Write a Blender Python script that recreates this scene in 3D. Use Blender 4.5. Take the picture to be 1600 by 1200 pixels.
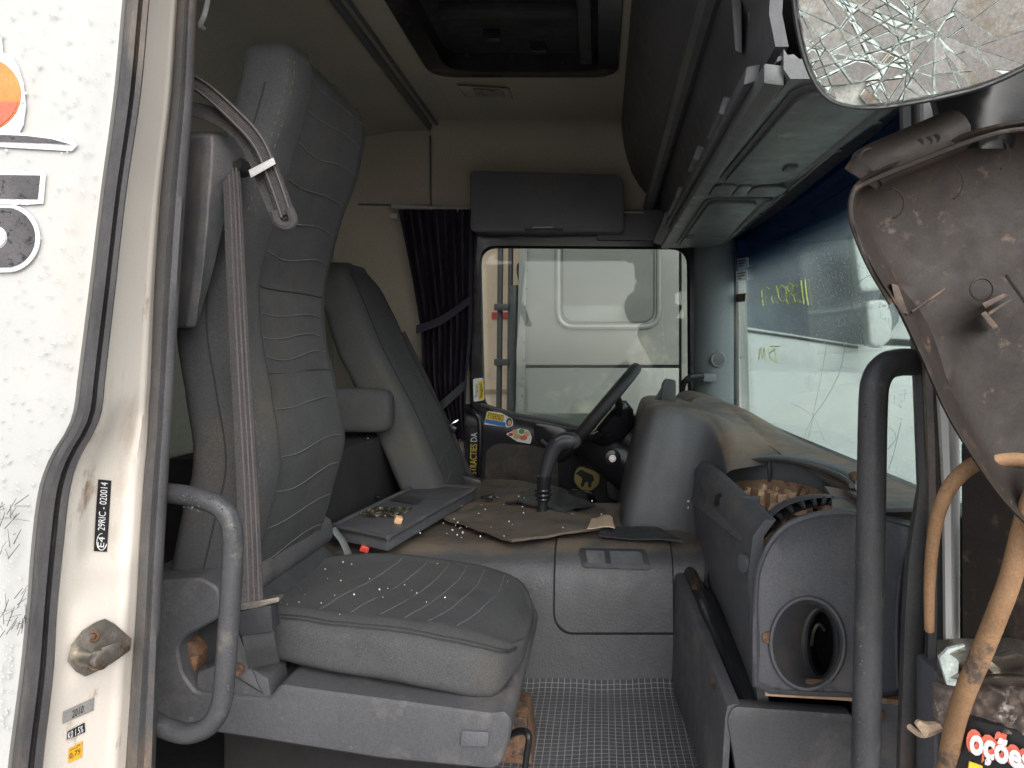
import bpy, bmesh, math, random
from mathutils import Vector, Matrix, noise
R = math.radians
random.seed(7)
for o in list(bpy.data.objects): bpy.data.objects.remove(o)
S = bpy.context.scene
COL = S.collection
# ------------------------------------------------------------------ camera
H = 2.05          # camera height above the yard
F = 1200.0        # focal length in photo pixels
CX, CY = 940.0, 555.0
cam = bpy.data.cameras.new('camera'); cam.lens = 27.0; cam.sensor_width = 36.0
cam.shift_x = (800 - CX) / 1600; cam.shift_y = -(600 - CY) / 1600
cam.clip_start = 0.02; cam.clip_end = 600
co = bpy.data.objects.new('camera', cam); COL.objects.link(co)
co.location = (0, 0, H); co.rotation_euler = (R(90), 0, 0); S.camera = co
# ------------------------------------------------------------------ world, sun, exposure
SUN_EL, SUN_AZ = 34, 24
w = bpy.data.worlds.new('World'); S.world = w; w.use_nodes = True
nt = w.node_tree; bg = nt.nodes['Background']
sky = nt.nodes.new('ShaderNodeTexSky'); sky.sky_type = 'NISHITA'; sky.sun_disc = False
sky.sun_elevation = R(SUN_EL); sky.sun_rotation = R(180 - SUN_AZ)
sky.air_density = 1.0; sky.dust_density = 2.0; sky.ozone_density = 0.6
hs = nt.nodes.new('ShaderNodeHueSaturation'); hs.inputs['Saturation'].default_value = 0.26
nt.links.new(sky.outputs[0], hs.inputs['Color']); nt.links.new(hs.outputs[0], bg.inputs[0])
bg.inputs[1].default_value = 0.15
sl = bpy.data.lights.new('sun', 'SUN'); sl.energy = 0.5; sl.angle = R(45); sl.color = (1, .985, .955)
so = bpy.data.objects.new('sun', sl); COL.objects.link(so)
so.rotation_euler = (R(90 - SUN_EL), 0, R(SUN_AZ)); so.location = (0, -5, 8)
S.view_settings.view_transform = 'Standard'; S.view_settings.look = 'None'
S.view_settings.gamma = 1.0; S.view_settings.use_curve_mapping = False
S.view_settings.exposure = 1.2
try:
    S.cycles.max_bounces = 10; S.cycles.transparent_max_bounces = 16; S.cycles.diffuse_bounces = 6
except Exception: pass

# ------------------------------------------------------------------ helpers
def P(px, py, d): return Vector(((px - CX) * d / F, d, H + (CY - py) * d / F))
def V(x, y, z): return Vector((x, y, H + z))          # z is measured from the camera height
def lerp(a, b, t): return a + (b - a) * t
def interp(tab, x):
    if x <= tab[0][0]: return tab[0][1:]
    for a, b in zip(tab, tab[1:]):
        if x <= b[0]:
            t = (x - a[0]) / (b[0] - a[0]); return tuple(lerp(p, q, t) for p, q in zip(a[1:], b[1:]))
    return tab[-1][1:]
def smooth(tab, x):
    """Catmull-Rom through a table of (x, y)"""
    n = len(tab)
    if x <= tab[0][0]: return tab[0][1]
    if x >= tab[-1][0]: return tab[-1][1]
    for i in range(n - 1):
        if tab[i][0] <= x <= tab[i + 1][0]:
            a, b = tab[i], tab[i + 1]
            h = b[0] - a[0]; t = (x - a[0]) / h
            m0 = (b[1] - tab[max(0, i - 1)][1]) / (b[0] - tab[max(0, i - 1)][0]) * h
            m1 = (tab[min(n - 1, i + 2)][1] - a[1]) / (tab[min(n - 1, i + 2)][0] - a[0]) * h
            return (2*t**3-3*t*t+1)*a[1]+(t**3-2*t*t+t)*m0+(-2*t**3+3*t*t)*b[1]+(t**3-t*t)*m1
def spline(pts, k=8):
    out = []; n = len(pts)
    for i in range(n - 1):
        p0, p1, p2, p3 = pts[max(0, i-1)], pts[i], pts[i+1], pts[min(n-1, i+2)]
        for j in range(k):
            t = j / k
            out.append(0.5*((2*p1)+(p2-p0)*t+(2*p0-5*p1+4*p2-p3)*t*t+(3*p1-p0-3*p2+p3)*t**3))
    out.append(pts[-1].copy()); return out
def roundpoly(pts, r, n=5):
    out = []; m = len(pts)
    for i in range(m):
        a, b, c = Vector(pts[i-1]), Vector(pts[i]), Vector(pts[(i+1) % m])
        u, v = a - b, c - b; rr = min(r, u.length*.45, v.length*.45)
        p, q = b + u.normalized()*rr, b + v.normalized()*rr
        for k in range(n + 1):
            t = k / n; out.append(tuple((1-t)**2*p + 2*t*(1-t)*b + t*t*q))
    return out
def fb(p, s, seed=0): return noise.fractal(Vector(p)*s + Vector((seed*7.1, seed*3.3, seed)), 1.0, 2.0, 4)

WL = {}
class MB:
    def __init__(s): s.v = []; s.f = []
    def add(s, verts, faces):
        b = len(s.v); s.v += [Vector(p) for p in verts]; s.f += [tuple(i + b for i in f) for f in faces]; return s
    def box(s, c, size, rot=None):
        c = Vector(c); hx, hy, hz = [q/2 for q in size]
        vs = [Vector((x*hx, y*hy, z*hz)) for x in (-1, 1) for y in (-1, 1) for z in (-1, 1)]
        if rot: 
            m = rot if isinstance(rot, Matrix) else (Matrix.Rotation(rot[2], 3, 'Z') @ Matrix.Rotation(rot[1], 3, 'Y') @ Matrix.Rotation(rot[0], 3, 'X'))
            vs = [m @ q for q in vs]
        return s.add([c + q for q in vs], [(0,1,3,2),(4,6,7,5),(0,4,5,1),(2,3,7,6),(0,2,6,4),(1,5,7,3)])
    def bb(s, x0, x1, y0, y1, z0, z1): return s.box(V((x0+x1)/2, (y0+y1)/2, (z0+z1)/2), (abs(x1-x0), abs(y1-y0), abs(z1-z0)))
    def hexa(s, a, b):     # two quads (4 points each) joined
        return s.add(list(a) + list(b), [(0,1,2,3),(7,6,5,4),(0,4,5,1),(1,5,6,2),(2,6,7,3),(3,7,4,0)])
    def loft(s, rings, closed=True, cap=True):
        n = len(rings[0]); vs = [p for r in rings for p in r]; fs = []
        for i in range(len(rings) - 1):
            for j in range(n if closed else n - 1):
                k = (j + 1) % n; fs.append((i*n+j, i*n+k, (i+1)*n+k, (i+1)*n+j))
        if cap and closed: fs.append(tuple(range(n-1, -1, -1))); fs.append(tuple((len(rings)-1)*n + j for j in range(n)))
        return s.add(vs, fs)
    def sheet(s, grid, th=None):   # grid[row][col]; th = thickness vector
        r, c = len(grid), len(grid[0]); vs = [p for row in grid for p in row]
        fs = [(i*c+j, i*c+j+1, (i+1)*c+j+1, (i+1)*c+j) for i in range(r-1) for j in range(c-1)]
        if th is None: return s.add(vs, fs)
        m = len(vs); th = Vector(th); vs2 = vs + [Vector(p) + th for p in vs]
        fs2 = fs + [tuple(m + q for q in reversed(f)) for f in fs]
        bd = [j for j in range(c)] + [i*c + c-1 for i in range(1, r)] + [(r-1)*c + j for j in range(c-2, -1, -1)] + [i*c for i in range(r-2, 0, -1)]
        for a, b in zip(bd, bd[1:] + bd[:1]): fs2.append((b, a, m+a, m+b))
        return s.add(vs2, fs2)
    def tube(s, pts, r, n=10, cap=True, flat=1.0):
        rings = []; pts = [Vector(p) for p in pts]; m = len(pts)
        up = None
        for i, p in enumerate(pts):
            t = (pts[min(m-1, i+1)] - pts[max(0, i-1)]).normalized()
            if up is None: up = Vector((0,0,1)) if abs(t.z) < .9 else Vector((0,1,0))
            a = t.cross(up)
            if a.length < 1e-5: a = t.orthogonal()
            a.normalize(); b = a.cross(t).normalized(); up = b
            rr = r[i] if isinstance(r, (list, tuple)) else r
            rings.append([p + (a*math.cos(2*math.pi*k/n) + b*math.sin(2*math.pi*k/n)*flat)*rr for k in range(n)])
        return s.loft(rings, True, cap)
    def ring(s, c, r, t, axis, n=40, k=8):
        c = Vector(c); axis = Vector(axis).normalized(); a = axis.orthogonal().normalized(); b = axis.cross(a)
        vs = []; fs = []
        for i in range(n):
            q = 2*math.pi*i/n; u = a*math.cos(q) + b*math.sin(q)
            for j in range(k):
                z = 2*math.pi*j/k; vs.append(c + u*(r + t*math.cos(z)) + axis*t*math.sin(z))
        for i in range(n):
            for j in range(k): fs.append((i*k+j, ((i+1)%n)*k+j, ((i+1)%n)*k+(j+1)%k, i*k+(j+1)%k))
        return s.add(vs, fs)
    def prism(s, pts, d, y0, y1):   # outline in photo pixels at depth d, extruded along Y from y0 to y1
        xz = [((px - CX)*d/F, H + (CY - py)*d/F) for px, py in pts]; n = len(xz)
        vs = [(x, y0, z) for x, z in xz] + [(x, y1, z) for x, z in xz]
        return s.add(vs, [tuple(range(n)), tuple(range(2*n-1, n-1, -1))] + [(i, n+i, n+(i+1)%n, (i+1)%n) for i in range(n)])
    def slab(s, pts, th):           # polygon of 3D points with a thickness vector
        n = len(pts); th = Vector(th); vs = [Vector(p) for p in pts] + [Vector(p) + th for p in pts]
        return s.add(vs, [tuple(range(n)), tuple(range(2*n-1, n-1, -1))] + [(i, n+i, n+(i+1)%n, (i+1)%n) for i in range(n)])
    def ribbon(s, pts, wv, th):
        """strap: centre points, width vector(s), thickness vector"""
        rows = []
        for i, p in enumerate(pts):
            wi = wv[i] if isinstance(wv, list) else wv
            rows.append([p - wi/2, p - wi/6, p + wi/6, p + wi/2])
        return s.sheet(rows, th)
    def cyl(s, a, b, r, n=16): return s.tube([a, b], r, n)
    def build(s, name, m, parent=None, bevel=0, seg=2, ang=35, smoothed=True, warp=None):
        me = bpy.data.meshes.new(name)
        lo = [min(p[i] for p in s.v) for i in range(3)]; hi = [max(p[i] for p in s.v) for i in range(3)]
        c = Vector([(l+h)/2 for l, h in zip(lo, hi)])
        me.from_pydata([p - c for p in s.v], [], s.f)
        bm = bmesh.new(); bm.from_mesh(me)
        bmesh.ops.remove_doubles(bm, verts=bm.verts, dist=1e-6)
        bmesh.ops.recalc_face_normals(bm, faces=bm.faces)
        if bevel:
            es = [e for e in bm.edges if len(e.link_faces) == 2 and e.calc_face_angle(0) > R(30)]
            bmesh.ops.bevel(bm, geom=es, offset=bevel, segments=seg, profile=.6, affect='EDGES', clamp_overlap=True)
        bm.to_mesh(me); bm.free()
        if smoothed: me.shade_smooth(); me.set_sharp_from_angle(angle=R(ang))
        me.materials.append(m)
        o = bpy.data.objects.new(name, me); COL.objects.link(o)
        WL[o] = c
        if parent is not None: o.parent = parent; o.location = c - WL[parent]
        else: o.location = c
        return o
def root(name, loc, label, cat, group=None):
    o = bpy.data.objects.new(name, None); COL.objects.link(o); o.location = loc; WL[o] = Vector(loc)
    o.empty_display_size = .05
    return tag(o, label, cat, group)
def tag(o, label=None, cat=None, group=None, kind=None):
    for k, x in (('label', label), ('category', cat), ('group', group), ('kind', kind)):
        if x: o[k] = x
    return o
def text2d(s, bold=0):
    cu = bpy.data.curves.new('txt', 'FONT'); cu.body = s; cu.offset = bold; cu.resolution_u = 3
    ob = bpy.data.objects.new('txt', cu); me = bpy.data.meshes.new_from_object(ob)
    vs = [v.co.copy() for v in me.vertices]; fs = [tuple(p.vertices) for p in me.polygons]
    bpy.data.objects.remove(ob); bpy.data.curves.remove(cu); bpy.data.meshes.remove(me)
    x0, x1 = min(v.x for v in vs), max(v.x for v in vs); y0, y1 = min(v.y for v in vs), max(v.y for v in vs)
    return [((v.x-x0)/(x1-x0), (v.y-y0)/(y1-y0)) for v in vs], fs
def bil(q):      # q = BL, BR, TR, TL as 3D points -> function of (u, v)
    return lambda u, v: lerp(lerp(q[0], q[1], u), lerp(q[3], q[2], u), v)
def lettering(s, fn, name, m, parent, off=Vector((0, -.0012, 0)), bold=0):
    uv, fs = text2d(s, bold); b = MB(); b.add([fn(u, v) + off for u, v in uv], fs)
    return b.build(name, m, parent, smoothed=False)
def decal(pts3, name, m, parent, off=Vector((0, -.0006, 0)), th=.0005):
    b = MB(); b.slab([p + off for p in pts3], -off.normalized()*th); return b.build(name, m, parent, smoothed=False)

# ------------------------------------------------------------------ materials
def rgb(r, g, b):
    f = lambda c: (c/255/12.92 if c/255 <= .04045 else ((c/255+.055)/1.055)**2.4)
    return (f(r), f(g), f(b), 1)
def mat(name, col, rough=.6, metal=0, var=.18, vs=5, bump=0, bs=300, dirt=None, spec=.4, coat=0, streak=False, weave=False, rvar=.1, up=None, grain=.16, gs=330):
    m = bpy.data.materials.new(name); m.use_nodes = True; t = m.node_tree; N = t.nodes; L = t.links
    b = N['Principled BSDF']; b.inputs['Metallic'].default_value = metal
    b.inputs['Specular IOR Level'].default_value = spec; b.inputs['Coat Weight'].default_value = coat
    if len(col) == 3: col = (*col, 1)
    g = N.new('ShaderNodeNewGeometry')
    def nz(scale, det=5, rgh=.6, vec=None):
        n = N.new('ShaderNodeTexNoise'); n.inputs['Scale'].default_value = scale; n.inputs['Detail'].default_value = det
        n.inputs['Roughness'].default_value = rgh; L.new(vec or g.outputs['Position'], n.inputs['Vector']); return n
    n1 = nz(vs)
    mr = N.new('ShaderNodeMapRange'); mr.inputs['From Min'].default_value = .3; mr.inputs['From Max'].default_value = .7
    mr.inputs['To Min'].default_value = 1-var; mr.inputs['To Max'].default_value = 1+var; L.new(n1.outputs['Fac'], mr.inputs['Value'])
    mx = N.new('ShaderNodeVectorMath'); mx.operation = 'SCALE'; mx.inputs[0].default_value = col[:3]; L.new(mr.outputs[0], mx.inputs['Scale'])
    cur = mx.outputs[0]
    for dd in (dirt or []):
        dc, lo, hi, ds = dd[:4]; vec = None; lo = .5 + (lo-.5)*.62; hi = .5 + (hi-.5)*.62
        if len(dd) > 4:
            mp = N.new('ShaderNodeMapping'); mp.inputs['Scale'].default_value = dd[4]; L.new(g.outputs['Position'], mp.inputs['Vector']); vec = mp.outputs[0]
        n2 = nz(ds, 8, .68, vec)
        rp = N.new('ShaderNodeMapRange'); rp.inputs['From Min'].default_value = lo; rp.inputs['From Max'].default_value = hi; rp.clamp = True
        L.new(n2.outputs['Fac'], rp.inputs['Value'])
        mm = N.new('ShaderNodeMix'); mm.data_type = 'RGBA'; L.new(rp.outputs[0], mm.inputs['Factor']); L.new(cur, mm.inputs['A'])
        mm.inputs['B'].default_value = (*dc[:3], 1); cur = mm.outputs['Result']
    if up:
        uc, lo, hi, us, k0, k1 = up
        sp = N.new('ShaderNodeSeparateXYZ'); L.new(g.outputs['Normal'], sp.inputs[0])
        a = N.new('ShaderNodeMapRange'); a.interpolation_type = 'SMOOTHSTEP'; a.inputs['From Min'].default_value = lo; a.inputs['From Max'].default_value = hi; L.new(sp.outputs['Z'], a.inputs['Value'])
        nn = nz(us, 8, .65); r = N.new('ShaderNodeMapRange'); r.inputs['From Min'].default_value = k0; r.inputs['From Max'].default_value = k1; L.new(nn.outputs['Fac'], r.inputs['Value'])
        ml = N.new('ShaderNodeMath'); ml.operation = 'MULTIPLY'; L.new(a.outputs[0], ml.inputs[0]); L.new(r.outputs[0], ml.inputs[1])
        mm = N.new('ShaderNodeMix'); mm.data_type = 'RGBA'; L.new(ml.outputs[0], mm.inputs['Factor']); L.new(cur, mm.inputs['A']); mm.inputs['B'].default_value = (*uc, 1); cur = mm.outputs['Result']
    if grain:
        ng = nz(gs, 2, .5); gr = N.new('ShaderNodeMapRange'); gr.inputs['From Min'].default_value = .3; gr.inputs['From Max'].default_value = .7
        gr.inputs['To Min'].default_value = 1-grain; gr.inputs['To Max'].default_value = 1+grain; L.new(ng.outputs['Fac'], gr.inputs['Value'])
        gm = N.new('ShaderNodeVectorMath'); gm.operation = 'SCALE'; L.new(cur, gm.inputs[0]); L.new(gr.outputs[0], gm.inputs['Scale']); cur = gm.outputs[0]
    L.new(cur, b.inputs['Base Color'])
    n3 = nz(vs*4 + 9); rr = N.new('ShaderNodeMapRange'); rr.inputs['From Min'].default_value = .3; rr.inputs['From Max'].default_value = .7
    rr.inputs['To Min'].default_value = max(.02, rough-rvar); rr.inputs['To Max'].default_value = min(1, rough+rvar)
    L.new(n3.outputs['Fac'], rr.inputs['Value']); L.new(rr.outputs[0], b.inputs['Roughness'])
    if bump:
        bp = N.new('ShaderNodeBump'); bp.inputs['Strength'].default_value = bump; bp.inputs['Distance'].default_value = .002
        if weave:
            w1 = N.new('ShaderNodeTexWave'); w1.inputs['Scale'].default_value = bs; w1.bands_direction = 'Z'; L.new(g.outputs['Position'], w1.inputs['Vector'])
            w2 = N.new('ShaderNodeTexWave'); w2.inputs['Scale'].default_value = bs; w2.bands_direction = 'DIAGONAL'; L.new(g.outputs['Position'], w2.inputs['Vector'])
            ad = N.new('ShaderNodeMath'); ad.operation = 'ADD'; L.new(w1.outputs['Fac'], ad.inputs[0]); L.new(w2.outputs['Fac'], ad.inputs[1])
            n5 = nz(260, 3); a2 = N.new('ShaderNodeMath'); a2.operation = 'ADD'; L.new(ad.outputs[0], a2.inputs[0]); L.new(n5.outputs['Fac'], a2.inputs[1]); L.new(a2.outputs[0], bp.inputs['Height'])
        else:
            n4 = nz(bs, 4); L.new(n4.outputs['Fac'], bp.inputs['Height'])
        L.new(bp.outputs[0], b.inputs['Normal'])
    return m
def glass(name, tint=(.9, .95, .93), refl=.06, band=None, film=0.0):
    m = bpy.data.materials.new(name); m.use_nodes = True; t = m.node_tree; N = t.nodes; L = t.links
    N.remove(N['Principled BSDF']); out = N['Material Output']
    tr = N.new('ShaderNodeBsdfTransparent'); gl = N.new('ShaderNodeBsdfGlossy'); gl.inputs['Roughness'].default_value = .02
    tr.inputs[0].default_value = (*tint, 1)
    if band:
        z0, z1, cb = band
        g = N.new('ShaderNodeNewGeometry'); sp = N.new('ShaderNodeSeparateXYZ'); L.new(g.outputs['Position'], sp.inputs[0])
        mr = N.new('ShaderNodeMapRange'); mr.interpolation_type = 'SMOOTHSTEP'; mr.inputs['From Min'].default_value = z0; mr.inputs['From Max'].default_value = z1
        L.new(sp.outputs['Z'], mr.inputs['Value']); mx = N.new('ShaderNodeMix'); mx.data_type = 'RGBA'
        L.new(mr.outputs[0], mx.inputs['Factor']); mx.inputs['A'].default_value = (*tint, 1); mx.inputs['B'].default_value = (*cb, 1)
        L.new(mx.outputs['Result'], tr.inputs[0])
    fr = N.new('ShaderNodeFresnel'); fr.inputs[0].default_value = 1.45
    ml = N.new('ShaderNodeMath'); ml.operation = 'MULTIPLY'; ml.inputs[1].default_value = refl; L.new(fr.outputs[0], ml.inputs[0])
    mi = N.new('ShaderNodeMixShader'); L.new(ml.outputs[0], mi.inputs[0]); L.new(tr.outputs[0], mi.inputs[1]); L.new(gl.outputs[0], mi.inputs[2])
    cur = mi.outputs[0]
    if film:
        df = N.new('ShaderNodeBsdfDiffuse'); df.inputs[0].default_value = (.55, .56, .52, 1)
        nn = N.new('ShaderNodeTexNoise'); nn.inputs['Scale'].default_value = 9; nn.inputs['Detail'].default_value = 7
        g2 = N.new('ShaderNodeNewGeometry'); L.new(g2.outputs['Position'], nn.inputs['Vector'])
        r2 = N.new('ShaderNodeMapRange'); r2.inputs['From Min'].default_value = .35; r2.inputs['From Max'].default_value = .75; r2.inputs['To Min'].default_value = film*.3; r2.inputs['To Max'].default_value = film
        L.new(nn.outputs['Fac'], r2.inputs['Value']); m2 = N.new('ShaderNodeMixShader'); L.new(r2.outputs[0], m2.inputs[0]); L.new(cur, m2.inputs[1]); L.new(df.outputs[0], m2.inputs[2]); cur = m2.outputs[0]
    L.new(cur, out.inputs['Surface']); return m
DUST = (.26, .15, .085); RUST = (.22, .10, .05); SOOT = (.025, .022, .02)
M = dict(
 paint = mat('white_paint', (.455, .455, .44), .32, grain=.02, var=.04, vs=3, bump=.05, bs=120, dirt=[((.50,.46,.40), .62, .9, 2.2, (1,1,.5)), ((.25,.23,.20), .78, .86, 16, (1,1,.6))], coat=.2),
 jamb = mat('jamb_paint', (.64, .59, .53), .4, grain=.03, var=.05, vs=3, dirt=[((.45,.36,.27), .55, .88, 4, (2,2,.6)), ((.28,.19,.12), .68, .82, 14, (1,1,.4))]),
 rubber = mat('rubber', (.045, .043, .045), .5, var=.3, vs=12, bump=.2, bs=150, dirt=[((.16,.12,.09), .56, .8, 7, (1,1,.3))], spec=.5),
 rubber2 = mat('rubber_grey', (.085, .083, .085), .45, var=.2, vs=10, bump=.15, bs=150, dirt=[((.2,.14,.1), .56, .8, 6, (1,1,.3))]),
 fabric = mat('seat_fabric', (.074, .075, .077), .95, var=.12, vs=5, bump=.6, bs=620, dirt=[((.105,.093,.079), .55, .95, 4), ((.055,.055,.056), .62, .95, 7)], spec=.12, grain=.20, gs=380),
 fabric2 = mat('seat_fabric_side', (.078, .078, .082), .95, var=.14, vs=5, bump=.6, bs=110, weave=True, dirt=[((.11,.088,.068), .52, .85, 3)], spec=.15),
 fabdrv = mat('driver_fabric', (.10, .101, .102), .95, var=.14, vs=6, bump=.5, bs=130, weave=True, dirt=[((.12,.11,.09), .55, .8, 4)], spec=.15),
 seam = mat('seam_thread', (.115, .117, .120), .95, var=.1, spec=.1),
 dkseam = mat('dark_seam', (.04, .04, .04), .9, var=.1, spec=.1),
 stitch = mat('orange_stitch', (.15, .115, .09), .9, var=.1, spec=.1),
 grey = mat('grey_plastic', (.077, .078, .084), .42, var=.1, vs=4, bump=.25, bs=420, dirt=[((.16,.145,.135), .52, .85, 6), ((.07,.067,.067), .60, .85, 26, (1,1,.22)), ((.15,.125,.105), .70, .85, 40)]),
 greyd = mat('dash_plastic', (.095, .098, .108), .46, var=.1, vs=4, bump=.3, bs=420, dirt=[((.15,.135,.12), .54, .85, 7), ((.075,.075,.08), .60, .85, 18), ((.18,.155,.135), .76, .86, 60)]),
 dusty = mat('dusty_plastic', (.092, .095, .102), .55, var=.12, vs=4, bump=.3, bs=300, dirt=[((.13,.115,.10), .5, .8, 7)], up=((.25,.18,.125), .45, .95, 5, .34, .64)),
 wrap = mat('dashboard_skin', (.098, .101, .109), .48, var=.1, vs=4, bump=.3, bs=420, dirt=[((.12,.11,.10), .56, .9, 7)], up=((.25,.18,.125), .35, .9, 5, .34, .64)),
 black = mat('black_plastic', (.036, .037, .041), .42, var=.2, vs=6, bump=.2, bs=350, dirt=[((.08,.07,.06), .62, .85, 6)]),
 gloss = mat('gloss_black', (.018, .019, .021), .2, var=.2, vs=6, bump=.05, bs=200, rvar=.08),
 dark = mat('dark_void', (.02, .019, .019), .9, var=.3),
 tube = mat('handle_rubber', (.055, .056, .06), .38, var=.2, vs=9, bump=.45, bs=140, dirt=[((.13,.12,.11), .6, .8, 14)]),
 belt = mat('belt_webbing', (.068, .063, .065), .8, var=.15, vs=8, bump=.5, bs=150, weave=True, dirt=[((.10,.088,.08), .5, .85, 12, (1,1,.4))], spec=.2),
 belt2 = mat('belt_edge', (.10, .092, .092), .8, var=.15, spec=.2),
 beltd = mat('belt_dark', (.05, .05, .052), .8, var=.15, spec=.2),
 lining = mat('roof_lining', (.44, .40, .33), .95, var=.08, vs=3, bump=.3, bs=200, dirt=[((.40,.35,.28), .5, .85, 3)], spec=.1),
 rear = mat('rear_lining', (.42, .38, .32), .95, var=.1, vs=3, bump=.3, bs=200, spec=.1),
 curtain = mat('curtain_cloth', (.045, .038, .052), .9, var=.2, vs=8, bump=.3, bs=250, spec=.1),
 over = mat('overhead_plastic', (.125, .135, .135), .42, var=.1, vs=3, bump=.12, bs=300, dirt=[((.3,.3,.27), .62, .8, 9)]),
 overd = mat('overhead_dark', (.105, .107, .115), .5, var=.15, vs=4, bump=.2, bs=300, dirt=[((.11,.09,.07), .6, .8, 8)]),
 trim = mat('pillar_trim', (.17, .19, .2), .55, var=.08, vs=3, bump=.2, bs=300),
 tunnel = mat('tunnel_rubber', (.068, .070, .075), .40, var=.14, vs=5, bump=.6, bs=170, dirt=[((.11,.098,.088), .55, .9, 4.5)], up=((.17,.135,.103), .75, .99, 6, .34, .56)),
 tuntop = mat('tunnel_top', (.095, .094, .096), .62, var=.16, vs=6, bump=.6, bs=120, dirt=[((.21,.165,.12), .45, .75, 5), ((.27,.19,.125), .6, .8, 15)]),
 mat = mat('rubber_mat', (.135, .112, .09), .75, var=.2, vs=8, bump=.5, bs=200, dirt=[((.2,.15,.105), .5, .75, 8)]),
 rust = mat('rusty_metal', (.15, .085, .052), .75, var=.35, vs=18, bump=.5, bs=120, dirt=[((.05,.035,.028), .45, .65, 30), ((.24,.13,.07), .6, .75, 40)]),
 brown = mat('brown_internals', (.42, .27, .17), .7, var=.3, vs=14, bump=.4, bs=80, dirt=[((.2,.12,.07), .55, .75, 16)]),
 steel = mat('dull_steel', (.34, .31, .27), .38, metal=.85, var=.25, vs=16, bump=.2, bs=120, dirt=[((.2,.13,.08), .58, .75, 18)]),
 chrome = mat('chrome', (.7, .7, .7), .15, metal=1, var=.05),
 shell = mat('mirror_shell', (.023, .0172, .0142), .6, var=.35, vs=6, bump=.3, bs=90, dirt=[((.12,.075,.048), .64, .86, 5), ((.10,.068,.048), .66, .80, 30)]),
 shelldust = mat('dusty_shell', (.036, .029, .025), .6, var=.25, vs=10, bump=.3, bs=90, dirt=[((.20,.12,.075), .48, .74, 8)]),
 cable = mat('dusty_cable', (.27, .155, .08), .7, var=.25, vs=14, bump=.3, bs=110, dirt=[((.08,.06,.05), .6, .75, 14)]),
 crack = mat('crushed_glass', (.58, .65, .62), .3, var=.3, vs=60, bump=.6, bs=150),
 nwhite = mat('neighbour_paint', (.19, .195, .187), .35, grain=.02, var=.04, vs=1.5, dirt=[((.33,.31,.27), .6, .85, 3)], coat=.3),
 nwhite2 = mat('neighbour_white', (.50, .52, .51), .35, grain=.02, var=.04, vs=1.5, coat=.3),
 nseam = mat('panel_gap', (.05, .05, .05), .8, var=.1),
 nglass = mat('neighbour_glass', (.10, .115, .135), .5, var=.3, vs=2, spec=.2),
 npane = mat('neighbour_pane', (.15, .155, .15), .08, var=.1, vs=4, coat=1),
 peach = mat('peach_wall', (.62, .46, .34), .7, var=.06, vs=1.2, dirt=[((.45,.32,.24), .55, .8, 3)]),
 red = mat('red_paint', (.45, .03, .03), .5), orange = mat('orange_print', (.72, .27, .08), .45, var=.3, vs=10),
 redp = mat('red_print', (.72, .16, .10), .45, var=.2, vs=10),
 paper = None, white = mat('white_print', (.78, .78, .78), .5, var=.04), pale = mat('pale_film', (.74, .75, .78), .4, var=.04),
 inkb = mat('black_print', (.02, .02, .022), .4, var=.1), inkg = mat('grey_print', (.085, .08, .083), .5, var=.3, vs=20, dirt=[((.02,.02,.02), .62, .7, 90)]),
 yellow = mat('yellow_print', (.78, .55, .04), .45, var=.1), blue = mat('blue_print', (.03, .19, .55), .45, var=.1),
 green = mat('green_print', (.10, .28, .10), .5), tan = mat('tan_print', (.62, .40, .22), .5), gold = mat('gold_print', (.50, .40, .12), .45),
 silver = mat('silver_label', (.26, .25, .24), .4, var=.1), orangelab = mat('amber_label', (.72, .40, .03), .5, var=.05),
 marker = mat('yellow_marker', (.72, .76, .12), .6, var=.2, vs=40), markerd = mat('faint_marker', (.50, .48, .16), .6, var=.2, vs=40),
 crumb = mat('glass_crumb', (.75, .8, .78), .15, var=.1), card = mat('cardboard', (.55, .40, .28), .9, var=.12, vs=9),
 ground = mat('yard_ground', (.36, .34, .315), .95, var=.25, vs=1.2, bump=.6, bs=25, dirt=[((.30,.26,.22), .5, .75, .6)]),
 clip = mat('white_clip', (.42, .42, .42), .5, var=.1), wdrop = mat('water_drop', (.62, .70, .74), .08, var=.2, vs=30, spec=.8),
 redbuckle = mat('red_button', (.6, .06, .04), .4), lamp = mat('lamp_lens', (.3, .28, .24), .3),
 vent = mat('speaker_mesh', (.06, .055, .05), .8, var=.2, vs=8, bump=.8, bs=220, dirt=[((.12,.095,.075), .5, .75, 6)]),
 wood = mat('dirty_board', (.13, .10, .085), .8, var=.5, vs=30, bump=.7, bs=60, dirt=[((.5,.45,.42), .6, .72, 34)]),
)
def grid_mat():
    m = mat('gridded_floor_mat', (.075, .077, .082), .42, var=.2, vs=6, bump=.2, bs=150)
    t = m.node_tree; N = t.nodes; L = t.links; b = N['Principled BSDF']; src = b.inputs['Base Color'].links[0].from_socket
    g = N.new('ShaderNodeNewGeometry'); br = N.new('ShaderNodeTexBrick'); br.offset = 0; br.squash = 1
    br.inputs['Scale'].default_value = 1; br.inputs['Brick Width'].default_value = .0155; br.inputs['Row Height'].default_value = .0155
    br.inputs['Mortar Size'].default_value = .0009; br.inputs['Mortar Smooth'].default_value = .2
    L.new(g.outputs['Position'], br.inputs['Vector'])
    mx = N.new('ShaderNodeMix'); mx.data_type = 'RGBA'; L.new(br.outputs['Fac'], mx.inputs['Factor']); L.new(src, mx.inputs['A']); mx.inputs['B'].default_value = (.31, .31, .31, 1)
    L.new(mx.outputs['Result'], b.inputs['Base Color']); return m
M['grid'] = grid_mat()
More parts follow.
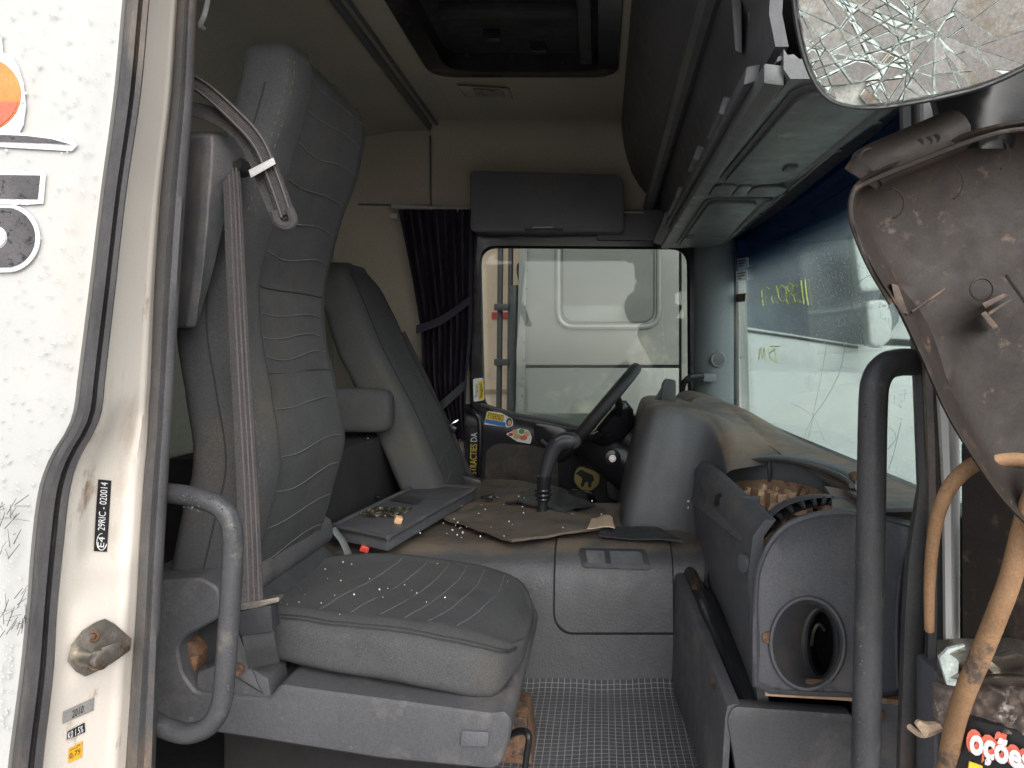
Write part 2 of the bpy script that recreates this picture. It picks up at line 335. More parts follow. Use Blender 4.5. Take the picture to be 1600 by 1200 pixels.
def paper_mat():
    m = bpy.data.materials.new('thin_paper'); m.use_nodes = True; N = m.node_tree.nodes; L = m.node_tree.links
    a = N.new('ShaderNodeBsdfTranslucent'); a.inputs[0].default_value = (.8,.8,.78,1); d = N.new('ShaderNodeBsdfDiffuse'); d.inputs[0].default_value = (.8,.8,.8,1)
    x = N.new('ShaderNodeMixShader'); x.inputs[0].default_value = .5; L.new(a.outputs[0], x.inputs[1]); L.new(d.outputs[0], x.inputs[2]); L.new(x.outputs[0], N['Material Output'].inputs[0]); return m
M['paper'] = paper_mat()
M['wind'] = glass('windshield_glass', (.88, .96, .945), .5, band=(H + .28, H + .42, (.02, .085, .17)), film=.015)
M['pane'] = glass('door_glass', (.76, .80, .77), 1.0, film=.05)

# ================================================================== SETTING
g = MB(); n = 40
g.sheet([[Vector((-150 + 300*i/n, -150 + 300*j/n, 0)) for i in range(n+1)] for j in range(n+1)])
tag(g.build('ground', M['ground'], smoothed=False), kind='structure')

# ================================================================== CAB SHELL
cab = root('truck_cab', (-.3, 2.2, H - 1.2), 'white truck cab shell with open door frame, beige lining and dark rubber seals', 'truck cab')
# rows: photo y, edge of outer skin, end of outer seal, end of jamb, end of inner seal
ROWS = [(-260,222,262,306,336),(-120,209,246,290,320),(0,197,234,279,308),(150,183,220,269,302),(300,163,198,253,291),(450,145,181,243,281),(600,126,164,237,272),
        (640,121,160,234,270),(670,111,150,233,268),(700,92,133,231,266),(730,77,119,228,264),(770,65,109,225,262),(850,55,100,220,257),(950,47,90,215,252),(1050,37,84,208,248),(1200,18,67,198,243),(1420,0,52,188,238)]
ys = [y for y in range(-260, 1421, 20)]
def rowat(y): return tuple(smooth([(r[0], r[k]) for r in ROWS], y) for k in (1, 2, 3, 4))
D0, D1, D2, D3 = 1.0, 1.03, 1.13, 1.17
b = MB(); rows = []
for y in ys:
    e = rowat(y)[0]; row = []
    for k, px in enumerate([-1500, -900, -500, -250, -120, -40, e-130, e-60, e-30, e-14, e-6, e-1]):
        dd = D0 + (.004 if k == 8 else 0) + (.002 if k == 10 else 0) + (.008 if k == 11 else 0)
        if -200 < px < 60 and y > 700: dd += .006*math.exp(-((y-930)/60)**2 - ((px-10)/40)**2)
        dd += .0025*fb((px/300, y/300, 0), 1.0)
        row.append(P(px, y, dd))
    rows.append(row)
b.sheet(rows, (0, .012, 0)); skin = b.build('side_panel', M['paint'], cab, ang=50)
b = MB(); rings = []
for y in ys:
    e, s = rowat(y)[:2]; q = s - e
    rings.append([P(e, y, 1.012), P(e+.06*q, y, .992), P(e+.3*q, y, .984), P(e+.52*q, y, .988), P(e+.60*q, y, 1.002), P(e+.66*q, y, 1.002), P(e+.72*q, y, .996), P(e+.95*q, y, 1.0), P(s, y, 1.02), P(s, y, 1.06), P(e, y, 1.06)])
b.loft(rings); b.build('outer_seal', M['rubber'], cab, ang=60)
def jamb_d(px, py):
    e, s, j, i = rowat(py); t = (px - s)/(j - s); d = lerp(D1, D2, t)
    pad = max(0, 1 - ((t-.55)/.38)**4) if .17 < t < .93 else 0
    def win(a, b_, k=14): return 1/(1+math.exp(-(py-a)/k)) * 1/(1+math.exp((py-b_)/k))
    d += .012*pad*win(640, 872, 9) - .007*pad*win(950, 1075, 8) + .004*pad*win(905, 925, 8)
    d += .010*math.exp(-((t-1.0)/.10)**2) - .004*math.exp(-((t-.86)/.05)**2)
    return d
def J(px, py, off=0): return P(px, py, jamb_d(px, py) - off)
b = MB(); rows = []
for y in range(-260, 1421, 8):
    e, s, j, i = rowat(y); rows.append([J(lerp(s-3, j+2, k/18), y) for k in range(19)])
b.sheet(rows, (-.01, .012, 0)); jamb = b.build('door_jamb', M['jamb'], cab, ang=60)
b = MB(); rings = []
for y in ys:
    e, s, j, i = rowat(y); q = i - j
    rings.append([P(j-2, y, 1.135), P(j+.1*q, y, 1.118), P(j+.35*q, y, 1.112), P(j+.5*q, y, 1.120), P(j+.6*q, y, 1.116), P(j+.85*q, y, 1.122), P(i, y, 1.145), P(i-2, y, 1.20), P(j, y, 1.20)])
b.loft(rings); b.build('inner_seal', M['rubber2'], cab, ang=60)
# striker plate with bolt
hexp = [(104,1033),(110,1008),(128,985),(150,971),(166,980),(193,1003),(191,1022),(160,1044),(133,1058),(118,1050)]
b = MB(); b.slab([J(px, py, .008) for px, py in hexp], (.004, .014, 0)); st = b.build('striker_plate', M['steel'], cab, bevel=.0015)
b = MB(); b.hexa([J(162,1018,.009), J(192,1003,.009), J(192,1022,.009), J(164,1036,.009)], [J(158,1012,.018), J(193,1000,.016), J(193,1024,.016), J(160,1040,.018)]); b.build('rib', M['steel'], st, bevel=.001)
b = MB(); b.tube([J(127,1028,.006), J(136,1030,.03), J(158,1031,.055)], [.011,.0085,.0085], 16); bo = b.build('striker_pin', M['steel'], st)
b = MB(); b.tube([J(149,1031,.046), J(161,1032,.060)], .0125, 18); b.build('pin_head', M['steel'], st, bevel=.002)
for px, py in ((146,994),(141,1040)):
    b = MB(); c = J(px, py, .008); b.ring(c, .0065, .0025, (0.3,-1,0), 18, 6); b.cyl(c + Vector((0,.004,0)), c + Vector((-.0005,-.002,0)), .004, 10); b.build('bolt', M['rust'], st)
# labels on the jamb
def jlab(q, name, m, parent, off=.0015): return decal([J(*p, off) for p in q], name, m, parent, th=.001)
def jfn(q, off=.0035): 
    return lambda u, v: J(*[lerp(lerp(q[0][k], q[1][k], u), lerp(q[3][k], q[2][k], u), v) for k in (0, 1)], off)
q = [(147,861),(154,749),(174,751),(167,862)]
lab = jlab([(147,861),(150,805),(154,749),(174,751),(170.5,805),(167,862)], 'approval_label', M['inkb'], cab, .002)
lettering('29RIC - 020014', jfn([(164.5,829),(169.5,754),(157.5,753),(152.5,828)][0:1] + [(169.5,754),(158.5,753),(153.5,828)], .0038), 'lettering', M['white'], lab)
lettering('E4', jfn([(163.2,855),(164.6,839),(154.6,838),(153,854)], .0038), 'lettering', M['white'], lab)
b = MB(); b.tube([J(158.8+7.6*math.cos(a), 846.5+13.0*math.sin(a), .0035) for a in [i*2*math.pi/28 for i in range(29)]], .0007, 5, False); b.build('emblem_ring', M['white'], lab)
l2 = jlab([(98,1131),(99,1112),(147,1090),(146,1110)], 'year_plate', M['silver'], cab, .002); lettering('2010', jfn([(113,1122),(131,1113),(132,1101),(114,1110)], .0038), 'lettering', M['inkb'], l2)
l3 = jlab([(105,1156),(106,1143),(132,1129),(133,1144)], 'smoke_label', M['inkb'], cab, .002); lettering('K0 1.5%', jfn([(107,1155),(131,1143),(131,1132),(107.5,1144)], .0038), 'lettering', M['white'], l3)
l4 = jlab([(107,1192),(108,1170),(129,1158),(128,1183)], 'amber_label', M['orangelab'], cab, .002); lettering('0,75', jfn([(109,1187),(126,1178),(127,1168),(110,1177)], .0038), 'lettering', M['inkb'], l4)
lettering('VALOR', jfn([(110,1174),(127,1164),(127,1161),(110,1171)], .0038), 'lettering', M['inkb'], l4)
# decals on the outer skin
def sk(px, py, off=.004): return P(px, py, D0 - off)
def skd(pts, name, m, parent, off=.004): b = MB(); b.slab([sk(px, py, off) for px, py in pts], (0, .0012, 0)); return b.build(name, m, parent, smoothed=False)
def arcpts(cx, cy, rx, ry, a0, a1, n=20): return [(cx + rx*math.cos(R(a0+(a1-a0)*i/n)), cy - ry*math.sin(R(a0+(a1-a0)*i/n))) for i in range(n+1)]
fr = skd([(-130,60),(-20,35),(2,60),(4,82),(18,88),(28,104),(36,130),(40,165),(36,195),(30,207),(112,216),(121,226),(112,236),(-130,222)], 'fruit_sticker', M['pale'], skin)
skd(arcpts(-34,147,66,60,0,350,40), 'orange_disc', M['orange'], fr, .0056)
skd(arcpts(-34,147,63,57,-12,-168,30), 'red_lower_half', M['redp'], fr, .0068)
skd([(-130,206),(40,212),(80,217),(112,226),(78,223),(-130,216)], 'grey_swoosh', M['inkg'], fr, .0068)
nb = skd([(-130,263),(65,266),(71,273),(67,318),(40,320),(-130,318)], 'numeral_sticker', M['pale'], skin)
skd([(-130,271),(62,274),(58,311),(-130,308)], 'numeral_bar', M['inkg'], nb, .0056)
nb2 = skd([(-130,316)] + arcpts(8,372,54,54,80,-80,22) + [(-130,428)], 'numeral_sticker', M['pale'], skin)
skd([(-130,322)] + arcpts(8,371,46,47,80,-80,22) + [(-130,420)] + [(-130,392)] + list(reversed(arcpts(-6,371,17,18,80,-80,14))) + [(-130,348)], 'numeral_bowl', M['inkg'], nb2, .0056)
skd([(-130,349)] + arcpts(-6,371,14,15,80,-80,14) + [(-130,391)], 'numeral_eye', M['pale'], nb2, .0068)
b = MB(); rnd = random.Random(3)
for k in range(60):
    x, y = rnd.uniform(-5, 52), rnd.choice([rnd.gauss(955, 20), rnd.gauss(860, 35), rnd.gauss(800,15), rnd.gauss(970,10)]); a = rnd.gauss(-0.75, .5); l = rnd.uniform(5, 34)
    if x > 45: l *= .5
    p = [(x - math.cos(a)*l/2, y - math.sin(a)*l/2), (x + math.cos(a)*l/2, y + math.sin(a)*l/2)]
    lim = rowat(y)[0] - 6
    p = [(min(u, lim), v) for u, v in p]; w_ = rnd.uniform(.3, .9)
    b.slab([sk(p[0][0], p[0][1], .010), sk(p[1][0], p[1][1], .010), sk(p[1][0]+w_*.3, p[1][1]+w_, .010), sk(p[0][0]+w_, p[0][1]+w_*1.3, .010)], (0, .0006, 0))
tag(b.build('scuff_marks', M['inkg'], skin, smoothed=False), kind='stuff')
# rain drops clinging to the skin
def drops(pts, nrm, m, name, parent, r0, r1, seed=1, squash=.5):
    rnd = random.Random(seed); b = MB(); nrm = Vector(nrm).normalized(); a = nrm.orthogonal().normalized(); c = nrm.cross(a)
    for p in pts:
        r = rnd.uniform(r0, r1); k = 6; vs = [p + (a*math.cos(2*math.pi*i/k) + c*math.sin(2*math.pi*i/k))*r for i in range(k)] + [p + nrm*r*squash]
        b.add(vs, [(i, (i+1) % k, k) for i in range(k)])
    return tag(b.build(name, m, parent, ang=80), kind='stuff')
rnd = random.Random(9)
pts = []
while len(pts) < 330:
    y = rnd.uniform(0, 1190); e = rowat(y)[0]
    if e > 25: pts.append(sk(rnd.uniform(0, e-14), y, .0045))
drops(pts, (0, -1, 0), M['paint'], 'rain_drops', skin, .0008, .0024)
# interior of the shell
ZR = .985
def cabbox(name, m, args, bevel=.004, parent=cab): b = MB(); b.bb(*args); return b.build(name, m, parent, bevel=bevel)
cabbox('roof_light_cover', M['paint'], (-1.25, .70, 1.0, 3.50, 1.10, 1.14))  # unseen outer roof, closed over so that no light leaks in
rl = cabbox('roof_lining', M['lining'], (-.73, -.60, 1.16, 3.36, ZR, ZR+.06))
b = MB(); b.bb(.06, .2, 1.16, 3.36, ZR, ZR+.06); b.bb(-.6, .06, 2.70, 3.36, ZR, ZR+.06); b.bb(-.6, .06, 1.16, 1.62, ZR, ZR+.06); b.build('roof_lining', M['lining'], cab)
b = MB(); prof = [(-.73, ZR), (-.90, ZR-.005), (-1.04, ZR-.03), (-1.12, ZR-.09), (-1.16, ZR-.2), (-1.17, .45), (-1.18, -1.1)]
b.sheet([[V(x, y, z) for y in (1.16, 1.8, 2.6, 3.37)] for x, z in prof], (-.03, 0, .02)); b.build('rear_wall', M['rear'], cab, ang=50)
b = MB(); b.tube([V(-.735, 1.16, ZR-.006), V(-.735, 3.34, ZR-.006)], .014, 8); b.tube([V(-.70, 1.16, ZR-.002), V(-.70, 3.34, ZR-.002)], .007, 8); b.build('roof_trim', M['overd'], cab)
b = MB(); b.bb(-1.2, -.548, 3.36, 3.42, -1.1, ZR); b.bb(-.548, .25, 3.36, 3.42, .52, ZR); b.bb(.25, .62, 3.36, 3.42, .52, ZR); b.build('far_side_wall', M['lining'], cab)
b = MB()
rows = []
for i in range(9):
    a = R(90*i/8); rows.append([V(x, 3.36 - .14*(1-math.sin(a)), ZR - .14*(1-math.cos(a))) for x in (-.735, -.4, 0, .2)])
b.sheet(rows, (0, .01, .01)); b.build('roof_cove', M['lining'], cab)
b = MB(); b.tube([P(672,212,3.35), P(673,322,3.35)], .004, 6); b.tube([P(560,319,3.352), P(672,322,3.352)], .004, 6); b.build('lining_seam', M['overd'], cab)
cabbox('cab_floor', M['black'], (-1.2, .62, 1.05, 3.42, -.90, -.86))
cabbox('front_bulkhead', M['black'], (.60, .66, 1.05, 3.42, -1.1, -.27))
cabbox('lower_side_wall', M['paint'], (-1.2, .66, 3.42, 3.46, -1.3, -.26))
b = MB(); b.bb(-.78, .60, 1.0, 1.16, .70, 1.10); b.build('header_light_block', M['paint'], cab, bevel=.02)  # out-of-view header wall, added to block light above the door opening
b = MB(); b.bb(-1.25, .62, 1.02, 1.15, -1.30, -.88); b.build('door_sill', M['paint'], cab, bevel=.01)
# roof lamp
b = MB(); b.prism(roundpoly([(-1,-1),(1,-1),(1,1),(-1,1)], .2), 1, 0, 1); 
def ceil_pt(px, py, dz=0): d = (ZR - dz)*F/(CY - py); return P(px, py, d)
b = MB(); b.hexa([ceil_pt(713,132,-0.0), ceil_pt(796,137), ceil_pt(803,156), ceil_pt(727,152)], [ceil_pt(716,134,.014), ceil_pt(794,139,.014), ceil_pt(800,154,.014), ceil_pt(729,150,.014)])
rlamp = b.build('roof_lamp', M['lining'], cab, bevel=.003)
b = MB(); b.hexa([ceil_pt(737,138,.012), ceil_pt(786,141,.012), ceil_pt(790,152,.012), ceil_pt(744,149,.012)], [ceil_pt(738,139,.022), ceil_pt(785,142,.022), ceil_pt(789,151,.022), ceil_pt(745,148,.022)]); b.build('lens', M['lamp'], rlamp, bevel=.003)
# coat hook by the door
cabbox('cavity_shade_box', M['dark'], (-1.14, -.74, 2.0, 3.35, -.86, -.27), .01)  # added dark box, its colour paints the shade of the black cavity
b = MB(); b.tube(spline([P(325,0,1.3), P(320,22,1.29), P(313,40,1.3), P(318,44,1.32)], 6), .004, 8); b.build('coat_hook', M['clip'], cab)

# roof hatch
hat = root('roof_hatch', V(-.27, 2.16, ZR), 'dark roof hatch with black frame and latches set in the ceiling', 'roof hatch')
X0, X1, Y0, Y1 = -.60, .06, 1.62, 2.70
ro = roundpoly([(X0,Y0),(X1,Y0),(X1,Y1),(X0,Y1)], .10, 6); ri = roundpoly([(X0+.07,Y0+.07),(X1-.07,Y0+.07),(X1-.07,Y1-.07),(X0+.07,Y1-.07)], .08, 6)
def rg(r, z, k=1.0): 
    cx_, cy_ = (X0+X1)/2, (Y0+Y1)/2
    return [V(cx_+(x-cx_)*k, cy_+(y-cy_)*k, z) for x, y in r]
b = MB(); b.loft([rg(ro, ZR+.03), rg(ro, ZR-.006), rg(ro, ZR-.012, .985), rg(ri, ZR-.010), rg(ri, ZR+.05)], True, False); b.build('frame', M['gloss'], hat, ang=40)
b = MB(); b.loft([rg(ri, ZR+.05), rg(ri, ZR+.06)], True, True); b.build('hatch_panel', M['black'], hat)
b = MB(); b.bb(X0+.12, X1-.12, 2.25, 2.30, ZR+.02, ZR+.05); b.build('cross_bar', M['black'], hat, bevel=.006)
for px, py in ((768,55),(842,75)):
    b = MB(); c = P(px, py, (ZR)*F/(CY-py)); b.box(c, (.05,.03,.03)); b.cyl(c+Vector((0,-.018,0)), c+Vector((0,-.012,0)), .005, 8); b.build('latch', M['gloss'], hat, bevel=.004)
b = MB(); b.bb(X1-.13, X1-.09, 1.7, 2.55, ZR-.02, ZR+.03); b.build('guide_rail', M['black'], hat, bevel=.006)

# ================================================================== FAR DOOR
DY = 3.34
door = root('driver_door', V(-.05, 3.36, -1.0), 'closed black door with large window and stickers beyond the steering wheel', 'door')
def ring_px(outer, inner, d0, d1, n=64):
    """frame between two rounded outlines"""
    return [[P(x, y, d0) for x, y in outer], [P(x, y, d1) for x, y in outer]]
wi = roundpoly([(752,388),(1073,390),(1075,665),(1010,690),(758,640)], 26, 6)
wo = roundpoly([(730,352),(1112,352),(1112,700),(1012,712),(735,656)], 30, 6)
wm = [(lerp(a[0], c[0], .12), lerp(a[1], c[1], .12)) for a, c in zip(wi, wo)]
def at(l, d): return [P(x, y, d) for x, y in l]
b = MB(); b.loft([at(wo, 3.40), at(wo, 3.31), [lerp(p, q, .15) + Vector((0,-.006,0)) for p, q in zip(at(wo, 3.30), at(wi, 3.30))], at(wm, 3.295), at(wi, 3.31), at(wi, 3.40)], True, False); b.build('window_frame', M['gloss'], door, ang=40)
pn = MB(); pn.slab(at(wi, 3.372), (0, .005, 0)); pane = pn.build('window_pane', M['pane'], door, smoothed=False)
b = MB(); rows = []
for px in range(726, 1140, 18):
    top = 655 + (px-735)*.195
    rows.append([P(px, top-22, 3.33), P(px, top-12, 3.285), P(px, top, 3.27), P(px, top+16, 3.275), P(px, top+30, 3.30), P(px, 720, 3.31), P(px, 830, 3.30), P(px, 980, 3.30)])
b.sheet(rows, (0, .03, 0)); dp = b.build('door_panel', M['black'], door, ang=50)
b = MB(); b.tube(spline([P(752,632,3.28), P(800,646,3.27), P(850,656,3.27), P(905,668,3.28)], 6), [.010]*18+[.008], 8, flat=.8); b.build('ledge_highlight', M['overd'], door)  # sill lip, coloured lighter to paint its bright highlight
b = MB(); sp = roundpoly([(757,706),(775,692),(840,696),(872,712),(874,780),(757,780)], 22, 5); b.slab(at(sp, 3.272), (0, .03, 0)); sg = b.build('speaker_grille', M['vent'], door, bevel=.008)
b = MB(); hp = roundpoly([(832,660),(880,668),(905,690),(902,702),(868,700),(850,690),(836,688)], 10, 4); b.slab(at(hp, 3.262), (0,.02,0)); ph = b.build('pull_recess', M['gloss'], door, bevel=.006)
b = MB(); b.tube(spline([P(846,688,3.25), P(862,699,3.235), P(885,702,3.25)], 6), .009, 8); b.build('pull_bar', M['overd'], ph)
b = MB(); b.tube(spline([P(722,640,3.26), P(742,645,3.24), P(750,660,3.24), P(750,700,3.24), P(748,742,3.25)], 6), .011, 10); b.build('grab_bar', M['gloss'], door)
b = MB(); b.slab(at(roundpoly([(890,763),(930,770),(928,792),(905,785)], 6, 3), 3.26), (0,.03,0)); b.build('door_pocket', M['gloss'], door, bevel=.005)
# stickers on the far door
def st3(pts, d, name, m, parent, o=0): b = MB(); b.slab([P(x, y, d - o) for x, y in pts], (0, .001, 0)); return b.build(name, m, parent, smoothed=False)
s1 = st3(roundpoly([(757,662),(761,642),(783,645),(801,655),(802,665),(795,668),(757,663)], 3, 3), 3.262, 'name_sticker', M['white'], door)
st3([(758,661),(759,655),(790,660),(790,667)], 3.262, 'blue_band', M['blue'], s1, .002)
st3([(760,655),(762,643),(788,648),(787,659)], 3.262, 'yellow_band', M['yellow'], s1, .002)
lettering('ETERNO', bil([P(761.5,653,3.2585), P(786,658,3.2585), P(786.5,649,3.2585), P(763,645,3.2585)]), 'lettering', M['inkb'], s1)
st3(arcpts(795.5,659.5,4.6,6.5,0,340,12), 3.262, 'dark_oval', M['inkb'], s1, .003); st3(arcpts(796,660.5,3,4.3,0,340,12), 3.262, 'tan_oval', M['tan'], s1, .004)
s2 = st3(roundpoly([(790,678),(812,669),(826,672),(831,683),(829,694),(808,690)], 3, 3), 3.262, 'patchwork_sticker', M['white'], door)
for (x, y, rx, ry, mm) in ((804,675,5,4,'tan'),(815,674,4.5,4,'green'),(823,678,4.5,4.5,'tan'),(808,682,6,4,'gold'),(818,684,6,4,'redp'),(798,679,4,2.5,'red')):
    st3(arcpts(x, y, rx, ry, 0, 340, 12), 3.262, 'colour_patch', M[mm], s2, .002 + rx*.0002)
s3 = st3(roundpoly([(739,592),(755,590),(757,625),(740,628)], 3, 3), 3.292, 'frame_sticker', M['white'], door)
st3([(747,596),(755,594),(756,624),(748,625)], 3.292, 'yellow_half', M['yellow'], s3, .002)
lettering('Super', bil([P(747,621,3.288), P(748,599,3.288), P(742,599,3.288), P(741.5,621,3.288)]), 'lettering', M['inkg'], s3)
lettering('legal', bil([P(755,620,3.288), P(755,599,3.288), P(749,600,3.288), P(749.5,621,3.288)]), 'lettering', M['inkb'], s3)
s4 = st3([(732,744),(734,668),(747,668),(746,744)], 3.262, 'slogan_sticker', M['inkb'], door)
lettering('STRACTIES', bil([P(744.5,741,3.2585), P(745.5,694,3.2585), P(735,694,3.2585), P(734,741,3.2585)]), 'lettering', M['yellow'], s4)
lettering('DA', bil([P(745.5,690,3.2585), P(746,676,3.2585), P(736,676,3.2585), P(735.5,690,3.2585)]), 'lettering', M['pale'], s4)
s5 = st3(roundpoly([(896,752),(898,736),(906,728),(926,734),(938,741),(936,758),(922,768),(906,765)], 5, 3), 3.258, 'emblem_sticker', M['gold'], door)
st3(roundpoly([(899,740),(908,733),(916,738),(926,742),(929,750),(924,754),(924,762),(919,762),(919,753),(914,753),(912,761),(907,760),(910,748),(906,744)], 2, 2), 3.258, 'dark_figure', M['inkb'], s5, .002)
b = MB(); ep = roundpoly([(896,752),(898,736),(906,728),(926,734),(938,741),(936,758),(922,768),(906,765)], 5, 3); b.tube([P(x, y, 3.256) for x, y in ep + ep[:1]], .0022, 5, False); b.build('emblem_rim', M['inkg'], s5)

# far pillar
pil = root('far_pillar_trim', P(1120, 640, 3.2), 'grey pillar trim with round speaker between side window and windshield', 'pillar trim')
b = MB(); rows = []
for y in range(360, 761, 20):
    rows.append([P(1076, y, 3.33), P(1090, y, 3.27), P(1100, y, 3.235), P(1120, y, 3.22), P(1138, y, 3.225), P(1146, y, 3.25), P(1147, y, 3.31)])
b.sheet(rows, (0, .02, 0)); b.build('trim_panel', M['trim'], pil, ang=60)
b = MB(); b.tube([P(1149, 340, 3.30), P(1150, 560, 3.30), P(1151, 700, 3.30)], .013, 8); b.build('glass_seal', M['rubber2'], pil)
b = MB(); b.ring(P(1122,562,3.212), .027, .006, (0,1,0), 28, 8); b.build('speaker_ring', M['trim'], pil)
b = MB(); b.cyl(P(1122,562,3.205), P(1122,562,3.225), .024, 24); b.build('speaker_cover', M['over'], pil, bevel=.004)
b = MB(); b.tube(spline([P(1066,622,3.15), P(1067,602,3.13), P(1078,590,3.12), P(1098,587,3.15)], 6), .013, 10); hb = b.build('grab_handle', M['gloss'], pil)
b = MB(); b.box(P(1108,590,3.19), (.055,.04,.035)); b.build('handle_mount', M['trim'], pil, bevel=.008)

# locker above the far door, curtain
lk = root('overhead_locker', P(850, 360, 3.2), 'dark grey flat locker above the side window', 'locker')
b = MB(); b.prism(roundpoly([(733,266),(968,272),(975,285),(975,362),(735,362)], 9, 4), 3.19, 3.19, 3.355); b.build('locker_door', M['overd'], lk, bevel=.008)
b = MB(); b.bb(-.02, .30, 3.27, 3.36, .49, .62); b.build('side_filler', M['overd'], lk, bevel=.006)
b = MB(); b.box(P(848,355.5,3.183), (.085,.012,.006)); hh = b.build('handle', M['clip'], lk, bevel=.002)
b = MB(); b.box(P(988,332,3.255), (.095,.008,.005)); b.build('edge_strip', M['clip'], lk)
b = MB(); b.box(P(850,360,3.187), (.16,.012,.014)); b.build('handle_recess', M['black'], lk, bevel=.003)
cu = root('window_curtain', P(690, 690, 3.2), 'dark purple curtain tied back beside the side window', 'curtain')
CT = [(327,622,738),(380,632,737),(450,646,737),(505,655,736),(522,657,735),(560,658,732),(610,662,728),(650,676,727),(690,694,728)]
b = MB(); rows = []
for y in range(327, 691, 8):
    L_ = smooth([(r[0], r[1]) for r in CT], y); R_ = smooth([(r[0], r[2]) for r in CT], y)
    row = []
    for k in range(73):
        t = k/72; ph = 2*math.pi*t*8.5 + .6*math.sin(y/60)
        row.append(P(lerp(L_, R_, t) + 1.2*math.sin(ph*2+1), y, 3.22 - .030*math.sin(ph) - .014*math.sin(ph*.37+y/40)))
    rows.append(row)
b.sheet(rows, (0, .003, 0)); b.build('cloth', M['curtain'], cu, ang=80)
b = MB(); b.tube([P(612,322,3.26), P(738,329,3.26)], .009, 8); b.build('rail', M['clip'], cu)
b = MB(); b.box(P(616,338,3.26), (.03,.02,.02)); b.build('rail_stop', M['clip'], cu, bevel=.004)
b = MB(); b.ribbon(spline([P(650,515,3.16), P(690,500,3.15), P(735,468,3.2)], 6), Vector((0,0,.035)), (0,.004,0)); b.build('tie_band', M['curtain'], cu)
b = MB(); b.ribbon(spline([P(682,640,3.15), P(700,625,3.14), P(728,600,3.2)], 6), Vector((.01,0,.05)), (0,.004,0)); b.build('tie_band', M['beltd'], cu)

# ================================================================== WINDSHIELD, OVERHEAD CONSOLE, NEAR PILLAR
ws = root('windshield', V(.60, 2.2, -.27), 'rain speckled windshield with blue shade band and yellow marker writing', 'windshield')
def WX(y, z): 
    t = (y - 2.2)/1.05
    return .615 + .055*(1 - t*t) - .05*(z + .27)
b = MB(); rows = []
for i in range(25):
    y = 1.17 + (3.33-1.17)*i/24
    rows.append([V(WX(y, z), y, z) for z in [-.29 + (.60+.29)*k/14 for k in range(15)]])
b.sheet(rows, (.006, 0, 0)); wg = b.build('glass', M['wind'], ws, ang=60)
def on_glass(px, py, off=.004):
    """point where the ray through a photo pixel meets the glass"""
    lo, hi = .8, 3.6
    for _ in range(50):
        d = (lo+hi)/2; p = P(px, py, d)
        if p.x < WX(d, p.z - H): lo = d
        else: hi = d
    p = P(px, py, lo); p.x -= off; return p
GN = Vector((-1, -.05, 0))
strokes = [[(1253.5,436),(1255,455),(1258.5,477)],[(1247,438),(1249,456),(1251.5,475)],
 [(1236,447),(1246,444),(1247,455),(1240,456),(1236,463),(1239,472),(1246,471)],
 [(1229,442),(1235,447),(1232,455),(1226,460),(1225,470),(1230,475),(1236,471),(1235,462),(1228,455),(1225,447),(1229,442)],
 [(1217,446),(1212,453),(1213,465),(1219,471),(1224,463),(1223,451),(1217,446)],
 [(1206,449),(1209,447),(1210,456),(1204,458),(1202,467),(1206,475),(1212,474)],
 [(1198,451),(1192,448),(1187,452),(1187,462),(1189,478)],[(1182,466),(1194,465)]]
for s_ in strokes:
    b = MB(); b.tube(spline([on_glass(x, y, -.009) for x, y in s_], 5), .0022, 6); b.build('pen_stroke', M['marker'], ws)
for s_ in [[(1214,541),(1200,541)],[(1205,541),(1208,555),(1209,568)],[(1197,541),(1200,566)],[(1208,545),(1198,554),(1207,566)],[(1192,566),(1191,543),(1188,560),(1186,543),(1182,562),(1183,545)]]:
    b = MB(); b.tube(spline([on_glass(x, y, -.009) for x, y in s_], 4), .0021, 5); b.build('pen_stroke', M['markerd'], ws)
for q in ([(1154,404),(1171,402),(1172,417),(1155,420)], [(1152,424),(1169,421),(1170,437),(1153,440)]):
    b = MB(); b.slab([on_glass(x, y, .006) for x, y in q], (.002, 0, 0)); sc = b.build('inspection_sticker', M['paper'], ws, smoothed=False)
    b = MB()
    for k, (u0, u1) in enumerate(((.12,.88),(.12,.8),(.12,.5))):
        v = .22 + .25*k; f_ = lambda u, v: on_glass(lerp(lerp(q[0][0],q[1][0],u), lerp(q[3][0],q[2][0],u), v), lerp(lerp(q[0][1],q[1][1],u), lerp(q[3][1],q[2][1],u), v), .009)
        b.slab([f_(u0,v), f_(u1,v), f_(u1,v+.11), f_(u0,v+.11)], (.001, 0, 0))
    b.build('print_lines', M['inkg'], sc, smoothed=False)
b = MB(); b.slab([on_glass(x, y, .006) for x, y in [(1148,460),(1167,458),(1166,471),(1147,473)]], (.002, 0, 0)); b.build('brown_tag', M['rust'], ws, smoothed=False)
cr = [[(1293,540),(1286,580),(1276,630),(1265,680),(1250,706)],[(1322,540),(1314,580),(1293,622),(1270,655),(1255,690)],[(1238,630),(1258,640),(1275,655),(1290,690)],[(1380,660),(1400,690),(1330,745)],[(1356,520),(1330,470),(1345,440),(1395,415)],[(1410,660),(1395,720),(1376,760)]]
for c in cr:
    b = MB(); b.tube(spline([on_glass(x, y, .003) for x, y in c], 8), .0005, 4); b.build('crack_line', M['inkg'], ws)
rnd = random.Random(5); pts = []
while len(pts) < 2600:
    px, py = rnd.uniform(1147, 1425), rnd.uniform(385, 780)
    dens = math.exp(-((px-1300)/85)**2 - ((py-460)/70)**2) + .10
    if rnd.random() < dens: pts.append(on_glass(px, py, -.007))
drops(pts, (1, 0, 0), M['wdrop'], 'rain_drops', ws, .0007, .0026, 4)
